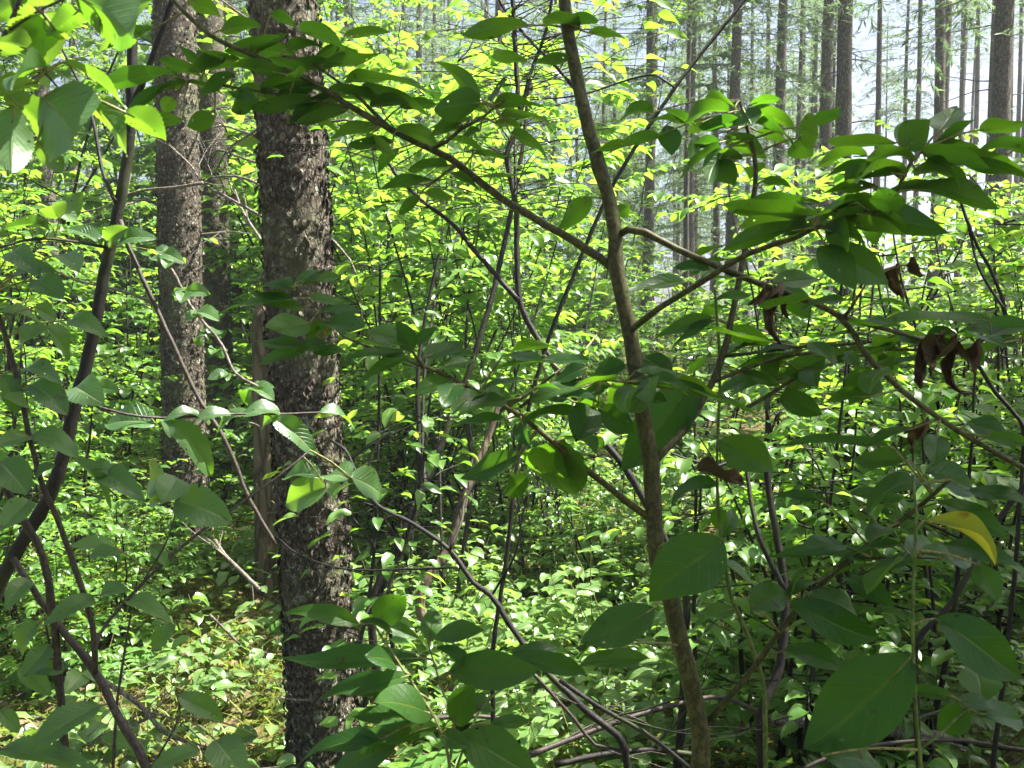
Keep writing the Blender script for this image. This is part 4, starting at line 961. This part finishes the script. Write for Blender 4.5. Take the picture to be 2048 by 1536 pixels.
# ------------------------------------------------------------------ fallen branches
def fallen(label, lst, d0, d1, w0, w1, mat='bark_pale', fork=2):
    pts = px_path(lst, d0, d1); mb = MB(); n = len(pts) - 1
    rad = [(w0 + (w1 - w0) * i / n) / 2 * d0 / FPX for i in range(n + 1)]
    p2, r2 = smooth_path(pts, rad, .03); tube(mb, p2, r2, 9, .12)
    for _ in range(fork):
        i = R.randrange(2, len(p2) - 1); bent_twig(mb, p2[i], (p2[i] - p2[i - 1]).normalized() + Vector((R.uniform(-.8, .8), R.uniform(-.8, .8), R.uniform(0, .8))), R.uniform(.15, .45), r2[i] * .5, 6, .2, 0, 1)
    tag(mb.build("fallen_branch", M[mat]), label, 'branch', 'fallen branches on the forest floor')
def gd(y): return CAM_H / ((y - HORIZON) / FPX + .0)      # distance at which the ground shows at photo row y
fallen('pale arched dead branch lying right across the sapling foot', [(1060, 1510), (1150, 1475), (1260, 1435), (1380, 1402), (1440, 1394), (1500, 1416), (1560, 1450)], 2.6, 2.9, 12, 9, 'bark_red')
fallen('thick grey log lying low behind the large lower right leaf', [(1540, 1438), (1640, 1448), (1730, 1452), (1800, 1466), (1890, 1472)], 3.0, 3.0, 24, 20, 'bark_pale')
fallen('dark fallen branch slanting down under the sapling', [(1120, 1360), (1200, 1415), (1290, 1465), (1360, 1520), (1420, 1570)], 2.2, 2.0, 10, 8, 'bark_dark')
fallen('second dark branch lying parallel under the sapling', [(1060, 1340), (1150, 1440), (1190, 1490), (1240, 1500)], 2.3, 2.3, 8, 6, 'bark_red')
fallen('dark mossy branch along the bottom edge', [(1110, 1530), (1200, 1510), (1300, 1500), (1400, 1510)], 2.6, 2.7, 13, 10, 'bark_dark')
fallen('pale stick lying on sunny moss at lower left', [(165, 1492), (220, 1466), (262, 1452), (304, 1432)], 3.3, 3.5, 9, 7)
fallen('pale curved stick on sunny moss beside another', [(205, 1360), (280, 1410), (330, 1465), (395, 1490)], 3.4, 3.5, 11, 8)
fallen('thin bleached stick standing out of the moss near the thick trunk', [(420, 1230), (450, 1260), (480, 1290)], 4.2, 4.3, 6, 4)
fallen('brown stick leaning in the ground plants behind the thick trunk', [(520, 1180), (480, 1140), (450, 1110), (430, 1080)], 4.4, 4.6, 9, 7)
fallen('long thin branch lying in shade at the bottom right', [(1560, 1560), (1700, 1500), (1900, 1480), (2050, 1500)], 2.7, 2.9, 10, 8, 'bark_red')
fallen('brown branch lying through the ground plants at bottom centre', [(840, 1440), (930, 1432), (1010, 1438), (1080, 1452)], 3.3, 3.4, 10, 8, 'bark_red')

# ------------------------------------------------------------------ ferns, herbs, grass, moss, litter
def fern_variant(seed, nf):
    R.seed(seed); rt = empty("fern", (0, 0, -70)); fo, st = Foliage(), MB()
    for i in range(nf):
        a = i * 6.283 / nf + R.uniform(-.3, .3); p = Vector((0, 0, .0)); d = Vector((math.cos(a) * .7, math.sin(a) * .7, 1)).normalized(); L = R.uniform(.5, .75); n = 20; pts = [p.copy()]
        B, A_, N, Ln = [], [], [], []
        for k in range(n):
            d = (d + Vector((math.cos(a) * .05, math.sin(a) * .05, -.11))).normalized(); p = p + d * L / n; pts.append(p.copy())
            if k > 3:
                t = k / n; sd = d.cross(Vector((0, 0, 1))).normalized(); up = sd.cross(d)
                for g in (-1, 1):
                    B.append(p); A_.append(sd * g + d * .35); N.append(up); Ln.append(.15 * math.sin(math.pi * min(1, (1.05 - t) * .9 + .08)) * R.uniform(.9, 1.1) + .01)
        tube(st, pts, [.003 * (1 - .7 * k / n) for k in range(n + 1)], 4, 0, False)
        fo.leaves(leaf_template(5, 2, .24, .15, .3, .02, 0, .4, .7, 0, 70), np.array(B), np.array(A_), np.array(N), np.array(Ln), 1.0)
    st.build("stalk", M['petiole'], rt); fo.build("frond", M['leaf_fern'], rt); return rt
FERNS = [fern_variant(401, 7), fern_variant(402, 9)]
R.seed(91)
used_f = set()
for k, (px, d, s, lab) in enumerate(((1070, 3.3, 1.1, 'sunlit fern behind the zigzag branch'), (800, 3.0, 1., 'bright fern fronds in front of the thick trunk at its right foot'), (480, 6.4, 1.1, 'fern between the two scaly trunks'), (1290, 4.4, 1.1, 'fern behind the sapling stem'),
        (1430, 4.8, 1.0, 'fern right of the sapling stem'), (960, 4.9, 1., 'fern in the sunny gap beyond the leaning stems'), (180, 4.6, .9, 'fern at left beyond the crossing stems'), (700, 5.2, 1., 'fern just behind the thick trunk'), (1180, 5.6, 1., 'pale fern deep in the sunny middle'), (1140, 4.4, 1.1, 'sunlit fern left of the sapling below the round leaves'), (1250, 5.0, 1.1, 'sunlit fern close behind the sapling stem'), (1060, 5.2, 1., 'sunlit fern beyond the zigzag branch'))):
    src = FERNS[k % 2]; o = copy_tree(src) if k % 2 in used_f else src; used_f.add(k % 2)
    p = P(px, 900, d); o.location = (p.x, p.y, gz(p.x, p.y)); o.rotation_euler = (0, 0, R.uniform(0, 6)); o.scale = (s, s, s); tag(o, lab, 'fern', 'ferns on the forest floor')

def herb_variant(seed, h, nl, leaf, whorl):
    R.seed(seed); rt = empty("woodland_herb", (0, 0, -80)); fo, st = Foliage(), MB(); B, A_, N = [], [], []
    for s in range(R.randint(2, 4)):
        a0 = R.uniform(0, 6.283); p = Vector((R.uniform(-.06, .06), R.uniform(-.06, .06), -.02)); hh = h * R.uniform(.6, 1.1)
        pts = [p + Vector((math.cos(a0) * .12 * t * t, math.sin(a0) * .12 * t * t, hh * t)) for t in (0, .25, .5, .75, 1)]
        tube(st, pts, [.003, .0026, .0022, .0018, .0012], 4, 0, False)
        for i in range(nl):
            t = 1 if whorl else R.uniform(.35, 1); a = R.uniform(0, 6.283) if not whorl else a0 + i * 6.283 / nl
            q = pts[0].lerp(pts[-1], t) if t < 1 else pts[-1]
            B.append(q + Vector((math.cos(a), math.sin(a), 0)) * .02); A_.append((math.cos(a), math.sin(a), R.uniform(-.25, .2))); N.append((R.gauss(0, .22), R.gauss(0, .22), 1))
    fo.leaves(T_MID[seed % 4], np.array(B), np.array(A_), np.array(N), NR.uniform(leaf * .7, leaf * 1.15, len(B)), 1.05)
    st.build("stalk", M['petiole'], rt); fo.build("foliage", M['leaf_herb'], rt); return rt
HERBS = [herb_variant(501, .22, 5, .075, True), herb_variant(502, .38, 7, .08, False), herb_variant(503, .16, 4, .06, True), herb_variant(504, .5, 9, .085, False)]
R.seed(92)
used_h = set(); cnt = 0
for _ in range(5000):
    y = R.uniform(2.1, 8.0); x = R.uniform(-.56 * y - .2, .56 * y + .2)
    if cnt < 45: y = R.uniform(3.2, 6.0); x = (R.uniform(780, 1320) - 1024) / FPX * y
    px = 1024 + FPX * x / y
    if (x - T1b.x) ** 2 + (y - T1b.y) ** 2 < .1: continue
    if px < 1000 and y < 4.0 and R.random() < .6: continue
    v = R.randrange(4)
    if px < 1000 and y < 4.4: v = R.choice((0, 2, 2, 1))
    o = copy_tree(HERBS[v]) if v in used_h else HERBS[v]; used_h.add(v)
    s = R.uniform(.75, 1.25); o.location = (x, y, gz(x, y)); o.rotation_euler = (R.uniform(-.15, .15), R.uniform(-.15, .15), R.uniform(0, 6.28)); o.scale = (s, s, s)
    z = 'in the sunny clearing at left' if px < 1000 else ('in the light gap at centre' if px < 1300 else 'in the shade at right')
    z += ', close to the viewer' if y < 4 else ', farther back'
    tag(o, 'low broad-leaved woodland herb ' + z, 'plant', 'low herbs ' + z); cnt += 1
    if cnt >= 290: break

def ground_cover():
    n = 15000
    y = NR.uniform(1.6, 14, n) ** 1.0; x = NR.uniform(-1, 1, n) * (.58 * y + .4)
    z = np.array([gz(a, b) for a, b in zip(x, y)]); h = NR.uniform(.02, .34, n) * np.clip((y - 2.6) / 3.5, .12, 1.0)
    a = NR.uniform(0, 6.283, n); fo = Foliage()
    N = np.stack([NR.normal(0, .3, n), NR.normal(0, .3, n), np.ones(n)], 1)
    fo.leaves(T_FAR[0], np.stack([x, y, z + h], 1), np.stack([np.cos(a), np.sin(a), NR.uniform(-.3, .2, n)], 1), N, NR.uniform(.035, .095, n), 1.)
    tag(fo.build("ground_cover", M['leaf_herb']), 'small leaved plants carpeting the forest floor', 'ground cover', None, 'stuff')
    # grass and moss
    n = 15000; y = NR.uniform(2.0, 7.5, n); x = NR.uniform(-1, 1, n) * (.56 * y + .3)
    keep = np.array([noise.noise(Vector((a * .9, b * .9, 1.3))) + (.25 if a < .2 else -.1) > .0 for a, b in zip(x, y)]); x, y = x[keep], y[keep]; n = len(x)
    z = np.array([gz(a, b) for a, b in zip(x, y)]); a = NR.uniform(0, 6.283, n); fo = Foliage()
    ax = np.stack([np.cos(a) * .5, np.sin(a) * .5, NR.uniform(.5, 1.2, n)], 1)
    fo.leaves(T_BLADE[0], np.stack([x, y, z - .01], 1), ax, np.stack([-np.cos(a), -np.sin(a), np.full(n, .5)], 1), NR.uniform(.06, .2, n), 1.)
    tag(fo.build("grass", M['grass']), 'thin pale grass tufts on the sunny floor', 'grass', None, 'stuff')
    n = 42000; y = NR.uniform(2.2, 6.5, n); x = NR.uniform(-1, .45, n) * (.56 * y + .2)
    keep = np.array([noise.noise(Vector((a * 1.3, b * 1.3, 5.3))) > -.3 for a, b in zip(x, y)]); x, y = x[keep], y[keep]; n = len(x)
    z = np.array([gz(a, b) for a, b in zip(x, y)]); a = NR.uniform(0, 6.283, n); fo = Foliage()
    ax = np.stack([np.cos(a), np.sin(a), NR.uniform(.2, 1.6, n)], 1)
    fo.leaves(T_SLIM[0], np.stack([x, y, z - .004], 1), ax, NR.normal(0, 1, (n, 3)), NR.uniform(.012, .035, n), 1.)
    tag(fo.build("moss", M['moss']), 'bright yellow-green moss on the sunny floor', 'moss', None, 'stuff')
    n = 6000; y = NR.uniform(1.8, 10, n); x = NR.uniform(-1, 1, n) * (.56 * y + .3)
    z = np.array([gz(a, b) for a, b in zip(x, y)]); a = NR.uniform(0, 6.283, n); fo = Foliage()
    fo.leaves(T_FAR[0], np.stack([x, y, z + NR.uniform(.004, .03, n)], 1), np.stack([np.cos(a), np.sin(a), NR.uniform(-.2, .3, n)], 1), np.stack([NR.normal(0, .4, n), NR.normal(0, .4, n), np.ones(n)], 1), NR.uniform(.03, .07, n), 1.)
    tag(fo.build("leaf_litter", M['litter']), 'dry brown fallen leaves scattered on the floor', 'leaf litter', None, 'stuff')
    mb = MB()
    for _ in range(420):
        yy = R.uniform(2., 7.5); xx = R.uniform(-1, 1) * (.56 * yy); aa = R.uniform(0, 6.28)
        bent_twig(mb, (xx, yy, gz(xx, yy) + R.uniform(.005, .05)), (math.cos(aa), math.sin(aa), R.uniform(-.05, .12)), R.uniform(.1, .5), R.uniform(.002, .005), 6, .15, 0, 0)
    tag(mb.build("twig_litter", M['bark_pale']), 'thin dead twigs strewn over the floor', 'twigs', None, 'stuff')
R.seed(93)
ground_cover()

# the green thicket of the wood's left side
R.seed(133)
for k in range(26):
    y = R.uniform(8.5, 20); px = R.uniform(-150, 720); x = (px - 1024) / FPX * y
    if (230 < px < 520 or 20 < px < 180) and y < 12.5: continue
    s = R.uniform(1.15, 1.7)
    place_shrub(FARSH, k % 3, x, y, R.uniform(0, 6.28), s, s * R.uniform(1., 1.25), 'tall leafy bush in the darker thicket ' + zone(px), 'tall bushes of the darker thicket ' + zone(px))

# young leafy trees that close the view above the thicket
R.seed(171)
for k, (px, y) in enumerate(((-60, 12), (20, 15), (70, 19), (140, 14), (200, 18), (250, 22), (290, 15), (470, 16), (480, 21), (560, 14), (640, 19), (700, 15), (770, 21), (830, 13.5), (890, 18), (950, 23), (1010, 15), (1080, 20), (1140, 26), (1190, 18), (1240, 24))):
    px += R.uniform(-15, 15); x = (px - 1024) / FPX * y; s_ = R.uniform(.85, 1.12)
    o = place_shrub(YOUNG, k % 2, x, y, R.uniform(0, 6.28), s_, s_, 'young leafy tree rising above the thicket ' + zone(px), 'young leafy trees ' + zone(px)); o['category'] = 'tree'

# ------------------------------------------------------------------ the pale summer air between the trees
def haze(density):
    m, nt, out = new_mat("air")
    v = nt.nodes.new("ShaderNodeVolumePrincipled"); v.inputs['Color'].default_value = (.88, .93, 1., 1)
    v.inputs['Density'].default_value = density; v.inputs['Anisotropy'].default_value = .3
    nt.links.new(v.outputs[0], out.inputs['Volume'])
    x0, x1, y0, y1, z0, z1 = -95, 95, -35, 125, -2., 26.
    V = [(x, y, z) for z in (z0, z1) for y in (y0, y1) for x in (x0, x1)]
    mb = MB(); mb.add(V, [(0, 2, 3, 1), (4, 5, 7, 6), (0, 1, 5, 4), (2, 6, 7, 3), (0, 4, 6, 2), (1, 3, 7, 5)])
    tag(mb.build("haze", m), 'thin pale summer air between the trees', 'haze', None, 'stuff')
haze(.0015)
